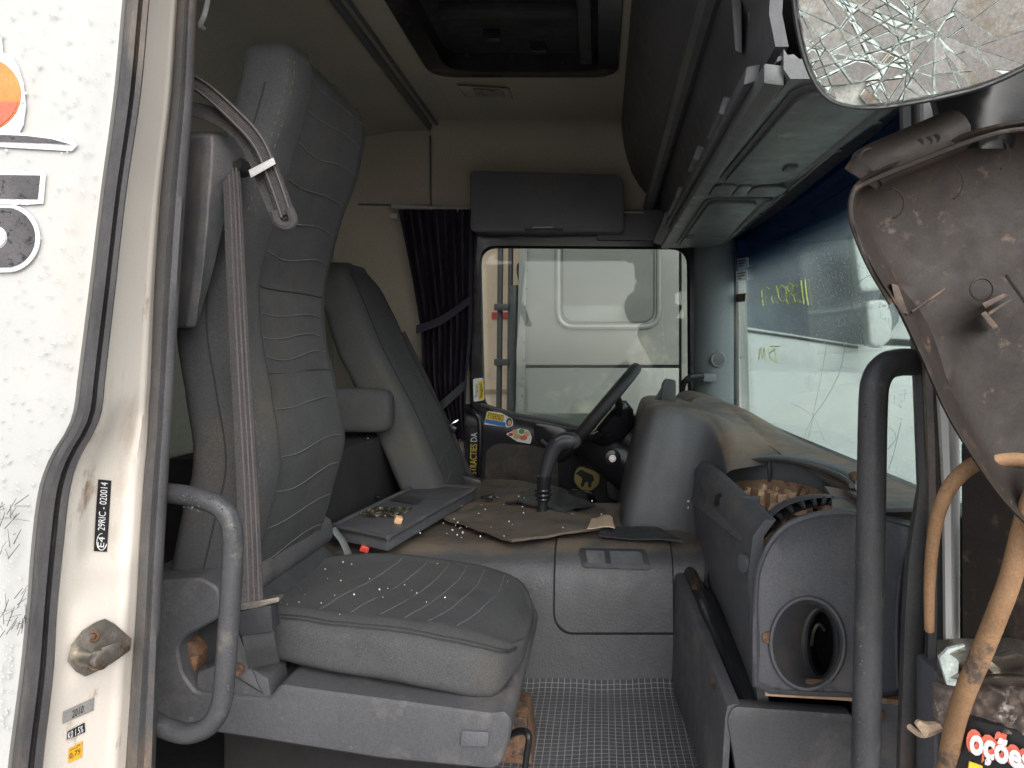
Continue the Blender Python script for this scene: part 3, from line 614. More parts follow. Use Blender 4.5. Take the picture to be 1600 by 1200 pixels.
# near pillar (camera side)
ap = root('near_pillar', V(.50, 1.15, -1.0), 'front door pillar with dark seal and white outer strip behind the mirror', 'pillar')
def pillar(name, tab, m, dep, bev=0):
    b = MB(); rings = []
    for r in tab:
        y, l, rr = r; rings.append([P(l, y, dep[1]), P(lerp(l, rr, .15), y, dep[0]), P(lerp(l, rr, .5), y, dep[0]-.006), P(lerp(l, rr, .85), y, dep[0]), P(rr, y, dep[1]), P(rr, y, dep[2]), P(l, y, dep[2])])
    b.loft(rings); return b.build(name, m, ap, ang=50)
pillar('inner_trim', [(-250,1404,1440),(170,1405,1441),(400,1412,1448),(560,1424,1454),(760,1432,1462),(800,1425,1470),(870,1414,1460),(960,1408,1452),(1200,1400,1440)], M['rubber2'], (1.17,1.19,1.26))
pillar('door_seal', [(-250,1424,1450),(300,1430,1456),(560,1440,1470),(700,1446,1476),(860,1448,1480),(980,1446,1482),(1250,1436,1470)], M['rubber'], (1.10,1.12,1.20))
pillar('outer_strip', [(-250,1436,1478),(180,1437,1480),(300,1440,1485),(600,1462,1498),(760,1471,1500),(1010,1474,1500),(1250,1474,1502)], M['paint'], (1.05,1.07,1.18))
b = MB(); b.tube(spline([P(1428,566,1.16), P(1408,566,1.14), P(1385,572,1.12), P(1369,594,1.11), P(1364,640,1.11), P(1361,800,1.11), P(1357,1000,1.11), P(1353,1180,1.11), P(1352,1330,1.11)], 8), .0205, 16); 
gh = b.build('grab_handle', M['tube']); tag(gh, 'long vertical black grab handle in front of the dashboard end', 'grab handle')
rnd = random.Random(21)
drops([P(1361 + rnd.uniform(-14, 14) - (y-640)*.012, y, 1.0925 + .0) for y in [rnd.uniform(610, 1190) for _ in range(60)]], (0,-1,0), M['tube'], 'rain_drops', gh, .0008, .002, 8)
# header + overhead console
oc = root('overhead_console', V(.40, 2.2, .45), 'grey overhead shelf with recessed lids above the windshield', 'overhead console')
def OZ(y): return .452 - .035*max(0, (1.9-y)/.75)
def OP(x, y, dz=0): return V(x, y, OZ(y) + dz)
b = MB(); rows = []
for i in range(13):
    y = 1.16 + (3.24-1.16)*i/12
    rows.append([OP(.275, y, .015), OP(.285, y), OP(.37, y, .0), OP(.47, y, .002), OP(.52, y, .02), OP(.60, y, .06), OP(.64, y, .14)])
b.sheet(rows, (0, 0, .03)); b.build('underside', M['over'], oc, ang=50)
def lid(pts, name, m=M['over'], dz=-.010, th=.012, bev=.004): 
    b = MB(); b.slab([OP(x, y, dz) for x, y in roundpoly(pts, .05, 5)], (0, 0, th)); return b.build(name, m, oc, bevel=bev)
for (ya, yb) in ((1.20, 1.97), (2.22, 3.10)):
    lid([(.300, ya-.02), (.50, ya-.02), (.50, yb+.02), (.300, yb+.02)], 'lid_gap', M['overd'], -.004, .006, .001)
    ld = lid([(.312, ya), (.455, ya), (.478, yb-.06), (.44, yb), (.312, yb)], 'shelf_lid', M['over'], -.014, .012)
    b = MB(); b.tube([OP(.482, ya, .0), OP(.488, yb-.03, .0)], .013, 10, flat=.6); b.build('lid_lip', M['overd'], oc)
    b = MB(); b.box(OP(.325 if ya > 2 else .43, yb-.28 if ya > 2 else yb - .22, -.017), (.028, .045, .012)); b.build('finger_catch', M['overd'], ld, bevel=.004)
for (xa, xb, ya, yb) in ((.30,.36,2.02,2.17), (.365,.40,2.03,2.17), (.405,.50,2.04,2.17)):
    lid([(xa,ya),(xb,ya),(xb,yb),(xa,yb)], 'switch_blank', M['overd'] if xa < .33 else M['over'], -.006, .008, .002)
for y in (1.5, 1.75, 2.25, 2.6, 2.9):
    b = MB(); b.cyl(OP(.535, y, .02), OP(.535, y, .028), .012, 12); b.build('screw_cap', M['overd'], oc)
b = MB(); b.hexa([OP(.247,1.17,-.004), OP(.279,1.17,-.008), OP(.279,1.17,.024), OP(.247,1.17,.028)], [OP(.247,3.22,-.004), OP(.279,3.22,-.008), OP(.279,3.22,.024), OP(.247,3.22,.028)]); rail = b.build('edge_rail', M['over'], oc, bevel=.005)
b = MB(); b.hexa([OP(.228,1.24,.014), OP(.252,1.24,.022), OP(.258,1.24,.05), OP(.234,1.24,.046)], [OP(.228,3.20,.014), OP(.252,3.20,.022), OP(.258,3.20,.05), OP(.234,3.20,.046)]); b.build('edge_rail', M['overd'], oc, bevel=.005)
for (ya, yb, r_) in ((1.45,1.62,.018),(1.85,1.98,.018),(2.3,2.6,.018),(2.75,3.2,.025)):
    b = MB(); b.box(OP(.240, (ya+yb)/2, .034), (r_*1.7, yb-ya, r_*2.0), (0, .3, 0)); b.build('rail_sleeve', M['overd'], oc, bevel=.005)
b = MB(); b.slab([P(1213,97,1.17), P(1216,88,1.17), P(1240,84,1.17), P(1249,92,1.17), P(1240,100,1.17), P(1236,93,1.17), P(1222,94,1.17)], (0,.03,0)); b.build('rail_end_cap', M['over'], oc, bevel=.001)
b = MB(); b.bb(.30, .66, 1.16, 3.35, .60, .64); b.build('header_panel', M['overd'], oc, bevel=.005)
for k in range(4):
    b = MB(); b.tube([V(.545+.02*k, 1.18, .475+.02*k), V(.545+.02*k, 3.22, .495+.02*k)], .006, 6); b.build('header_channel', M['overd'] if k % 2 else M['steel'], oc)
sh = root('overhead_shelf', V(.2, 2.2, .7), 'black open front shelf between ceiling and overhead console', 'shelf')
b = MB(); rows = []
for i in range(9):
    y = 1.16 + (3.36-1.16)*i/8
    rows.append([V(.08, y, 1.0), V(.10, y, .90), V(.13, y, .80), V(.165, y, .74), V(.20, y, .70)])
b.sheet(rows, (.02, 0, .02)); b.build('shelf_front', M['overd'], sh, ang=50)
b = MB(); b.tube([V(.205, 1.16, .695), V(.205, 3.32, .64)], .026, 10); b.build('shelf_beam', M['overd'], sh)
b = MB(); b.bb(.22, .62, 1.16, 3.36, .68, .72); b.build('shelf_floor', M['overd'], sh)
b = MB(); b.bb(.58, .62, 1.16, 3.36, .5, 1.05); b.build('shelf_back', M['black'], sh)
b = MB(); rows = [[V(.225, y, .67), V(.26, y, .60), V(.255, y, .52), V(.265, y, .47)] for y in (1.17, 1.8, 2.5, 3.3)]; b.sheet(rows, (.02,0,0)); fx = b.build('lower_face', M['overd'], sh, ang=50)
for px, py, d in ((1122,15,1.75),(1093,72,2.05),(1075,150,2.5),(1125,108,1.9)):
    b = MB(); c = P(px, py, d); b.box(c, (.035,.05,.02)); b.build('clip_boss', M['gloss'], sh, bevel=.005)
for px in (1150, 1174):
    b = MB(); b.hexa([P(px-12,-60,1.35), P(px+8,-60,1.35), P(px+10,85,1.35), P(px-2,80,1.35)], [P(px-12,-60,1.5), P(px+8,-60,1.5), P(px+10,85,1.5), P(px-2,80,1.5)]); b.build('bracket', M['overd'], sh, bevel=.005)

# ================================================================== ENGINE TUNNEL AND FLOOR
tn = root('engine_tunnel', V(-.2, 2.45, -.86), 'worn dark rubber engine tunnel between the two seats', 'engine cover')
TP = [(1.93,-.86),(1.935,-.80),(1.945,-.70),(1.955,-.62),(1.968,-.565),(1.992,-.528),(2.035,-.507),(2.12,-.502),(2.5,-.50),(2.92,-.49),(2.98,-.52),(3.0,-.86)]
tsp = spline([Vector((0, y, z)) for y, z in TP], 5)
def tun_z(y):
    for a, c in zip(tsp, tsp[1:]):
        if a.y <= y <= c.y: return lerp(a.z, c.z, (y-a.y)/max(1e-6, c.y-a.y))
    return -.5
def trow(x, off=0, wob=1):
    out = []
    for i, p in enumerate(tsp):
        t = (tsp[min(len(tsp)-1, i+1)] - tsp[max(0, i-1)]).normalized(); nrm = Vector((0, -t.z, t.y))
        q = p + nrm*off
        if q.y > 2.15: q = Vector((q.x, 2.15 + (q.y-2.15)*lerp(1, .42, 1/(1+math.exp(-(x+.20)/.04))), q.z))
        k = wob*.005*fb((x, p.y, p.z), 5)
        out.append(V(x, q.y, q.z + (k if p.y > 2.1 else 0)))
    return out
b = MB(); b.sheet([trow(-1.1 + 1.44*i/48) for i in range(49)]); tb = b.build('tunnel_shell', M['tunnel'], tn, ang=60)
# brown worn top sheet, slightly raised
def T(px, py, h=.0): 
    z = -.495 + h; return P(px, py, -z*F/(py - CY))
def tri_sheet(name, m, corners, nu, nv, h, th, seed, parent, amp=.008, edge=.004):
    b = MB(); rows = []
    for i in range(nu+1):
        row = []
        for j in range(nv+1):
            u, v = i/nu, j/nv; q = [lerp(lerp(corners[0][k], corners[1][k], u), lerp(corners[3][k], corners[2][k], u), v) for k in (0, 1)]
            p = T(q[0], q[1], h); p.z += amp*fb(p, 6, seed) + .004*math.sin(u*5+seed); p.x += edge*fb(p, 14, seed+2); p.y += edge*fb(p, 14, seed+4); row.append(p)
        rows.append(row)
    b.sheet(rows, (0, 0, -th)); return b.build(name, m, parent, ang=50)
# access lid
XA, XB = (868-CX)*1.97/F, (1050-CX)*1.97/F
i0 = min(range(len(tsp)), key=lambda i: abs(tsp[i].z + .70)); i1 = min(range(len(tsp)), key=lambda i: abs(tsp[i].y - 2.10) if tsp[i].z > -.55 else 9)
arcl = [0]
for a, c in zip(tsp, tsp[1:]): arcl.append(arcl[-1] + (c-a).length)
def tun_at(x, sl_, off):
    for i in range(len(tsp)-1):
        if arcl[i] <= sl_ <= arcl[i+1]:
            t = (sl_-arcl[i])/(arcl[i+1]-arcl[i]); p = lerp(tsp[i], tsp[i+1], t); d_ = (tsp[min(len(tsp)-1,i+2)]-tsp[max(0,i-1)]).normalized(); q = p + Vector((0,-d_.z,d_.y))*off; return V(x, q.y, q.z)
def lidrows(xa, xb, sa, sb_, off, rc, n=26, m_=24):
    rows = []
    for k in range(n+1):
        t = k/n; x = xa + (xb-xa)*(t**1.6); dx = max(0, rc-(x-xa)); s0 = sa + rc - math.sqrt(max(0, rc*rc-dx*dx))
        rows.append([tun_at(x, lerp(s0, sb_, q/m_), off) for q in range(m_+1)])
    return rows
b = MB(); b.sheet(lidrows(XA-.005, XB+.004, arcl[i0]-.006, arcl[i1]+.004, .0025, .052), (0, .004, -.004)); b.build('lid_gap', M['dark'], tn, ang=60)
b = MB(); b.sheet(lidrows(XA, XB, arcl[i0], arcl[i1], .007, .048), (0, .006, -.004)); ld = b.build('access_lid', M['tunnel'], tn, ang=50)
def lidp(px, py, off):
    """point on the lid under a photo pixel"""
    best = None
    row = trow(0, off, 0)
    for a, c in zip(row, row[1:]):
        ya, yb = CY - (a.z-H)*F/a.y, CY - (c.z-H)*F/c.y
        if min(ya, yb) <= py <= max(ya, yb):
            t = (py-ya)/(yb-ya) if yb != ya else 0; q = lerp(a, c, t); return Vector(((px-CX)*q.y/F, q.y, q.z))
    return T(px, py, off)
def lq(l, off): return [lidp(x, y, off) for x, y in l]
oq = roundpoly([(904,856),(1008,858),(1018,890),(910,886)], 5, 3); iq = roundpoly([(914,859),(1001,861),(1007,883),(919,880)], 4, 3)
b = MB(); b.loft([lq(oq, .007), lq(oq, .013), lq(iq, .013), lq(iq, .0085)], True, False); cp = b.build('cup_recess', M['black'], tn, ang=40)
b = MB(); b.slab(lq(iq, .0095), (0, 0, -.002)); b.build('recess_floor', M['greyd'], cp)
b = MB(); b.hexa(lq([(944,859),(952,859),(955,882),(947,882)], .008), lq([(944,860),(952,860),(955,881),(947,881)], .0125)); b.build('divider', M['black'], cp)
# floor covering
fm = MB(); FZ = -.835; rows = []
for i in range(30):
    y = 1.17 + (1.95-1.17)*i/29
    rows.append([V(-.24 + .52*k/24, y, FZ + .006*fb((k/24, y, 0), 4) + (.03*((y-1.87)/.08)**2 if y > 1.87 else 0)) for k in range(25)])
fm.sheet(rows, (0, 0, -.008)); fmo = fm.build('floor_mat', M['grid']); tag(fmo, 'black floor mat with fine white grid in the footwell', 'floor mat')

# rubber mat, tray, cardboard and crumbs on the tunnel
rm = tri_sheet('rubber_mat', M['mat'], [(668,798),(800,845),(948,820),(818,766)], 22, 14, .016, .007, 11, None, .009, .004)
tag(rm, 'brown flat rubber mat sprinkled with glass on the engine tunnel', 'mat')
r2 = tri_sheet('rubber_mat', M['black'], [(790,782),(880,796),(930,784),(845,757)], 14, 10, .028, .006, 17, None, .02, .010)
tag(r2, 'crumpled black mat lying behind the gear lever', 'mat')
cb = tri_sheet('cardboard_scrap', M['card'], [(918,822),(960,822),(955,806),(925,808)], 6, 5, .022, .003, 23, None, .006, .004); tag(cb, 'torn tan cardboard scrap at the foot of the dashboard', 'cardboard')
c2 = tri_sheet('mat_strip', M['black'], [(935,836),(1070,846),(1030,824),(940,822)], 12, 5, .012, .004, 29, None, .005, .004); tag(c2, 'black mat strip along the dashboard foot', 'mat')
tr = root('trim_tray', T(630, 800, .01), 'loose grey plastic trim tray lying on the engine tunnel', 'tray')
q = [(520,822),(606,840),(744,763),(655,757)]
def tq(l, h): return [T(x, y, h) for x, y in l]
b = MB(); b.hexa([p + Vector((0,0,-.034)) for p in tq(q, .050)], tq(q, .050)); b.build('tray_body', M['greyd'], tr, bevel=.004)
for a, c in ((0,3),(1,2),(0,1),(3,2)):
    pa, pc = T(*q[a], .052), T(*q[c], .052); b = MB(); b.tube([pa, lerp(pa, pc, .5)+Vector((0,0,.001)), pc], .0065, 8); b.build('rim', M['grey'], tr)
b = MB(); rows = []
for i in range(15):
    rows.append([T(lerp(lerp(548,628,i/14), lerp(585,645,i/14), j/6), lerp(lerp(806,806,i/14), lerp(792,793,i/14), j/6),   .053 + .006*random.random()) for j in range(7)])
b.sheet(rows, (0,0,-.002)); b.build('crumpled_foil', mat('foil_print', (.10,.09,.07), .25, metal=.6, var=.6, vs=60, dirt=[((.5,.45,.3), .55, .62, 60)]), tr, smoothed=False)
b = MB(); b.hexa(tq([(606,780),(650,788),(662,778),(618,771)], .051), tq([(606,780),(650,788),(662,778),(618,771)], .053)); b.build('recess_plate', M['black'], tr)
b = MB(); b.box(T(622,812,.060), (.02,.02,.018), (0.2,.3,.4)); b.build('broken_tab', M['tan'], tr, bevel=.003)
for px, py, nm in ((578,778,'loose_clip'), (765,778,'loose_clip')):
    b = MB(); c = T(px, py, .03); b.tube([c+Vector((-.03,0,0)), c+Vector((.01,.005,.008)), c+Vector((.03,0,0))], .006, 6); b.box(c, (.02,.02,.014)); o = b.build(nm, M['gloss'], None, bevel=.002)
    tag(o, 'small black clip near the driver seat base' if px < 600 else 'small black clip on the brown rubber mat', 'clip')

# ================================================================== SEATS
YC = 1.64; HW = .245
FXT = [(-.52,-.70),(-.46,-.685),(-.40,-.66),(-.30,-.632),(-.2,-.612),(-.07,-.632),(.055,-.655),(.165,-.652),(.32,-.613),(.45,-.572),(.52,-.558),(.565,-.563),(.592,-.580)]
THK = [(-.52,.10),(-.4,.15),(-.1,.15),(.2,.135),(.45,.125),(.54,.118),(.575,.105),(.592,.075)]
HWT = [(-.52,.19),(-.46,.228),(-.35,.245),(-.1,.246),(.1,.236),(.3,.228),(.45,.234),(.50,.230),(.53,.222),(.555,.206),(.573,.182),(.585,.152),(.592,.12)]
SEL = 5.0
def puff(z, brk): 
    for a, c in zip(brk, brk[1:]):
        if a <= z <= c:
            t = (z-a)/(c-a); return max(0, 1 - abs(2*t-1)**6)
    return 0
class Back:
    def __init__(s, f, yc, fx, thk, hw, brk, inset=.010, near=None):
        s.near = near; s.f, s.yc, s.fx, s.thk, s.hw, s.brk, s.inset = f, yc, fx, thk, hw, brk, inset
    def pt(s, th, z):
        hw, t = smooth(s.hw, z), smooth(s.thk, z); fx = smooth(s.fx, z); cx = fx - t/2
        c, q = math.cos(th), math.sin(th); e = 2/SEL
        if s.near and q < 0: hw = smooth(s.near, z)
        x = cx + math.copysign(abs(c)**e, c)*t/2; y = hw*math.copysign(abs(q)**e, q)
        if c > 0:
            k = max(0, 1 - (abs(y)/(.70*hw))**8) if abs(y) < .70*hw else 0
            x += -s.inset*k + .008*k*puff(z, s.brk)
        p = Vector((x, y, z)); x += .0035*fb(p, 9, 2)
        return V(x, s.yc + y, z)
    def front(s, y, z, off=.001):
        hw = smooth(s.near if (s.near and y < 0) else s.hw, z); y = y*.96 if s.near and y < 0 else y
        yy = min(.999, abs(y)/hw); sn = math.copysign(yy**(SEL/2), y); p = s.pt(math.asin(sn), z); p.x += off; return p
BR = [-.50,-.035,.135,.57]
bk = Back(None, YC, FXT, THK, HWT, BR, .010, [(-.52,.19),(-.46,.228),(-.35,.245),(-.1,.246),(.1,.240),(.3,.236),(.48,.236),(.54,.232),(.565,.222),(.58,.206),(.588,.19),(.592,.175)])
seat = root('passenger_seat', V(-.45, YC, -.86), 'large grey fabric seat with tall backrest nearest the open door', 'seat')
def back_mesh(bk, z0, z1, nz, name, m, parent, n=72):
    b = MB(); rings = []
    for i in range(nz+1):
        z = lerp(z0, z1, math.sin(math.pi/2*i/nz)**.8); rings.append([bk.pt(2*math.pi*k/n, z) for k in range(n)])
    top = rings[-1]; c = sum(top, Vector())/n
    for kk, dz in ((.8,.004),(.5,.007),(.15,.0085)): rings.append([c + (p-c)*kk + Vector((0,0,dz)) for p in top])
    b.loft(rings); return b.build(name, m, parent, ang=70)
br = back_mesh(bk, -.52, .592, 90, 'backrest', M['fabric'], seat)
def wave_seam(bk, z, parent, m=M['seam'], amp=.012, ph=0, r=.0015, w=.68):
    pts = []
    for k in range(25):
        t = k/24*2-1; hw = smooth(bk.hw, z)
        pts.append(bk.front(t*w*hw, z + amp*math.sin(t*2.6+ph), .0005))
    b = MB(); b.tube(pts, r, 6); return b.build('seam', m, parent)
for k, z in enumerate((.535,.48,.415,.345,.275,.205,.085,.04,-.0,-.10,-.19,-.26,-.33,-.40)): wave_seam(bk, z, br, ph=.3*math.sin(k*2.1), amp=.006 + .002*(k % 3))
for z in (.135, -.035): wave_seam(bk, z, br, M['dkseam'], .002, 0, .0018, .70)
for sg_ in (-1, 1):
    b = MB(); b.tube([bk.front(sg_*.72*smooth(bk.hw, z), z, .0) for z in [lerp(-.48, .57, k/60) for k in range(61)]], .0024, 6); b.build('bolster_seam', M['dkseam'], br)
def side_pt(bk, xf, z, off=.001):  # near side panel, xf 0..1 from back to front
    best = bk.pt(-math.pi/2, z); t = smooth(bk.thk, z); fx = smooth(bk.fx, z); p = best.copy()
    nh = smooth(bk.near or bk.hw, z)
    u = abs(2*xf-1); p.x = fx - t + xf*t; hw = nh; p.y = bk.yc - hw*(1-u**SEL)**(1/SEL) - off; return p
for xf, m_ in ((.84,'stitch'),(.90,'stitch')):
    zs = [lerp(-.42, .56, k/150) for k in range(151)]; b = MB()
    for k in range(0, 150, 3): b.tube([side_pt(bk, xf, zs[k]), side_pt(bk, xf, zs[k+1])], .0011, 4)
    tag(b.build('stitching', M[m_], br), kind='stuff')
b = MB(); b.tube([side_pt(bk, .55, lerp(-.45,.5,k/40), -.0005) for k in range(41)], .002, 6); b.build('side_seam', M['dkseam'], br)
# cushion: rings along X
def cush_top(x): return smooth([(-.80,-.49),(-.66,-.475),(-.55,-.468),(-.40,-.480),(-.28,-.50),(-.20,-.528),(-.165,-.56)], x)
def cush_bot(x): return smooth([(-.80,-.56),(-.66,-.56),(-.5,-.585),(-.3,-.615),(-.2,-.636),(-.165,-.612)], x)
def cush_hw(x): return smooth([(-.80,.19),(-.66,.225),(-.5,.255),(-.3,.262),(-.21,.246),(-.178,.215),(-.162,.15)], x)
def cush_pt(th, x):
    zt, zb, hw = cush_top(x), cush_bot(x), cush_hw(x); c, q = math.cos(th), math.sin(th); e = 2/4.6
    y = hw*math.copysign(abs(c)**e, c); z = (zt+zb)/2 + (zt-zb)/2*math.copysign(abs(q)**e, q)
    if q > 0:
        k = max(0, 1-(abs(y)/(.78*hw))**8) if abs(y) < .78*hw else 0
        z += -.007*k - .010*math.exp(-((x+.42)/.12)**2 - (y/.14)**2)
    p = Vector((x, y, z)); z += .005*fb(p, 7, 5)
    return V(x, YC - .01 + y, z)
b = MB(); n = 72; rings = []
for i in range(71):
    x = lerp(-.80, -.162, i/70); rings.append([cush_pt(2*math.pi*k/n, x) for k in range(n)])
end = rings[-1]; c = sum(end, Vector())/n
for kk, dx in ((.85,.006),(.5,.010),(.15,.011)): rings.append([c + (p-c)*kk + Vector((dx,0,0)) for p in end])
b.loft(rings); cs = b.build('cushion', M['fabric'], seat, ang=70)
def ctop(x, y, off=.001):
    hw = cush_hw(x); t = min(.999, abs(y)/hw); c = math.copysign(t**(4.6/2), y); p = cush_pt(math.acos(c), x); p.z += off; return p
for k, x in enumerate((-.50,-.44,-.385,-.34,-.295,-.245)):
    pts = [ctop(x + .010*math.sin(t*2.2 + .3*k) + .02*t, t*.19, -.0004) for t in [q/12-1 for q in range(25)]]
    b = MB(); b.tube(pts, .0017, 6); b.build('seam', M['seam'], cs)
for off_, mm in ((.93,'dkseam'),(.90,'dkseam')):
    b = MB(); b.tube([ctop(lerp(-.62,-.165,k/48), -off_*cush_hw(lerp(-.62,-.165,k/48)), -.0005) for k in range(49)], .0024, 6); b.build('piping', M[mm], cs)
# seat base
bp = roundpoly([(150,930),(240,908),(312,902),(340,918),(346,948),(340,968),(288,996),(277,1012),(284,1052),(306,1082),(420,1092),(436,1070),(520,1082),(640,1098),(770,1116),(788,1112),(800,1126),(796,1160),(783,1196),(770,1204),(600,1188),(400,1156),(240,1132),(150,1120)], 10, 4)
b = MB(); b.prism(bp, 1.335, 1.335, 1.90); sb = b.build('seat_base', M['grey'], seat, bevel=.010, seg=3)
b = MB(); b.prism(roundpoly([(722,1141),(765,1143),(762,1166),(720,1164)], 3, 3), 1.332, 1.329, 1.34); b.build('blank_cover', M['greyd'], sb, bevel=.001)
b = MB(); b.prism([(270,985),(350,935),(420,1000),(430,1090),(300,1090)], 1.40, 1.40, 1.85); b.build('inner_frame', M['black'], seat)
b = MB(); b.prism(roundpoly([(276,1003),(298,1000),(312,1020),(308,1050),(290,1052),(280,1030)], 4, 3), 1.37, 1.365, 1.40); b.build('hinge_bracket', M['rust'], seat, bevel=.004)
b = MB(); b.hexa([P(345,1042,1.335), P(372,985,1.345), P(404,1072,1.335), P(410,1084,1.335)], [P(345,1060,1.40), P(372,985,1.40), P(425,1060,1.42), P(428,1080,1.42)]); b.prism([(310,1050),(368,1025),(420,1060),(425,1090),(306,1088)], 1.345, 1.342, 1.42); b.build('corner_gusset', M['grey'], seat, bevel=.006)
b = MB(); c = P(374,1044,1.338); b.cyl(c, c+Vector((0,-.010,0)), .0105, 16); b.ring(c+Vector((0,-.009,0)), .008, .003, (0,1,0), 16, 6); b.build('bolt', M['rust'], seat)
b = MB(); b.bb(-.74, -.26, 1.50, 1.86, -.86, -.66); b.build('pedestal', M['dark'], seat, bevel=.01)
b = MB(); b.tube(spline([P(792,1150,1.55), P(815,1142,1.52), P(826,1150,1.5), P(823,1180,1.5), P(812,1260,1.5)], 6), .007, 8); b.build('adjuster_bar', M['gloss'], seat)
b = MB(); b.prism(roundpoly([(790,1120),(822,1122),(832,1200),(800,1260),(770,1230)], 6, 3), 1.58, 1.58, 1.70); b.build('slide_bracket', M['rust'], seat, bevel=.005)
b = MB(); b.tube(spline([P(520,826,1.93), P(535,845,1.92), P(545,868,1.90)], 6), .012, 8, flat=.4); b.build('lever_shroud', M['over'], seat)
b = MB(); b.cyl(P(478,870,1.88), P(486,870,1.80), .018, 12); b.build('pivot_bolt', M['rust'], seat)
# belt tower
b = MB(); rings = []
for (y, l, c_, r_, dk) in ((206,300,330,366,.02),(212,294,326,374,.0),(232,293,326,382,0),(265,292,325,380,0),(290,290,323,362,0),(340,287,320,352,0),(420,282,312,334,0),(490,277,303,314,0),(512,274,299,306,.0)):
    rings.append([P(l-30, y, 1.42), P(l, y, 1.31+dk), P(c_-8, y, 1.285+dk), P(c_+6, y, 1.285+dk), P(r_-10, y, 1.325), P(r_, y, 1.345), P(r_-4, y, 1.42)])
b.loft(rings); bt = b.build('belt_tower', M['grey'], seat, bevel=.006, seg=3, ang=40)
b = MB(); b.prism(roundpoly([(348,256),(356,250),(366,254),(380,246),(378,264),(368,270),(352,270)], 4, 3), 1.322, 1.318, 1.36); b.build('belt_slot', M['dark'], bt)
# shoulder belt
bl = root('seat_belt', P(395, 1040, 1.3), 'grey seat belt running down the near side of the tall backrest', 'seat belt')
cpts = spline([P(360,262,1.318), P(363,300,1.312), P(368,420,1.312), P(375,560,1.318), P(383,700,1.322), P(389,820,1.322), P(393,942,1.310)], 8)
wd = [lerp(.026, .036, i/(len(cpts)-1)) for i in range(len(cpts))]
b = MB(); b.ribbon(cpts, [Vector((q, .006, 0)) for q in wd], (0, .0025, 0)); wb = b.build('webbing', M['belt'], bl, ang=60)
for off in (-.36, -.12, .14, .38):
    b = MB(); b.ribbon([p + Vector((wd[i]*off, -.0012, 0)) for i, p in enumerate(cpts)], Vector((.0028, 0, 0)), (0, .001, 0)); b.build('belt_rib', M['belt2'], wb)
b = MB(); b.slab([P(x, y, 1.305) for x, y in roundpoly([(371,945),(436,933),(436,940),(400,950),(372,954)], 2, 3)], (0,.02,0)); b.build('tongue_plate', M['steel'], bl, bevel=.001)
b = MB(); b.prism(roundpoly([(372,955),(425,944),(428,985),(378,992)], 4, 3), 1.31, 1.305, 1.335); b.build('buckle_housing', M['black'], bl, bevel=.004)
b = MB(); b.ribbon(spline([P(402,985,1.312), P(406,1010,1.31), P(412,1040,1.325)], 6), Vector((.05, .006, .01)), (0,.004,0)); b.build('lap_webbing', M['beltd'], bl)
# folded strap hanging over the tower
fs = root('folded_strap', P(440, 350, 1.3), 'folded grey strap with white clip hanging over the belt tower', 'strap')
up1 = spline([P(285,120,1.27), P(320,140,1.265), P(365,180,1.26), P(405,225,1.26), P(430,285,1.265), P(447,335,1.27)], 8)
b = MB(); b.ribbon(up1, [Vector((.013,0,.020)).lerp(Vector((.026,0,.010)), i/(len(up1)-1)) for i in range(len(up1))], (0,.004,0)); b.build('strap', M['belt'], fs, ang=60)
up2 = spline([P(285,168,1.285), P(330,178,1.28), P(372,205,1.275), P(398,245,1.275), P(420,300,1.275), P(440,345,1.275)], 8)
b = MB(); b.ribbon(up2, [Vector((.010,0,.024)).lerp(Vector((.028,0,.010)), i/(len(up2)-1)) for i in range(len(up2))], (0,.004,0)); b.build('strap', M['belt'], fs, ang=60)
b = MB(); b.tube([p + Vector((.006,-.003,.008)) for p in up1], .002, 5); b.tube([p + Vector((-.006,-.003,-.006)) for p in up1], .002, 5); b.build('strap_edge', M['belt2'], fs)
b = MB(); b.tube(spline([P(452,325,1.262), P(458,345,1.262), P(448,354,1.262), P(434,348,1.268), P(428,330,1.268)], 6), .0075, 8, flat=.8); b.build('fold_loop', M['belt'], fs)
b = MB(); b.hexa([P(388,266,1.25), P(427,246,1.25), P(431,256,1.25), P(392,278,1.25)], [P(388,266,1.29), P(427,246,1.29), P(431,256,1.29), P(392,278,1.29)]); b.build('clip_band', M['clip'], fs, bevel=.0012)
# near grab handle
b = MB(); b.tube(spline([P(250,772,1.17), P(268,771,1.165), P(305,777,1.15), P(340,790,1.145), P(358,812,1.145), P(364,850,1.145), P(359,950,1.145), P(351,1060,1.145), P(344,1105,1.145), P(325,1135,1.145), P(292,1146,1.15), P(258,1137,1.16), P(238,1126,1.17)], 8), .0150, 16)
g2 = b.build('grab_handle', M['tube']); tag(g2, 'curved black grab handle beside the near seat base', 'grab handle')
rnd = random.Random(31); drops([P(rnd.uniform(285,350), rnd.uniform(772,800), 1.131) for _ in range(26)] + [P(361 - (y-850)*.05 + rnd.uniform(-9, 9), y, 1.1325) for y in [rnd.uniform(820, 1080) for _ in range(50)]], (0,-1,0), M['tube'], 'rain_drops', g2, .001, .0026, 9)

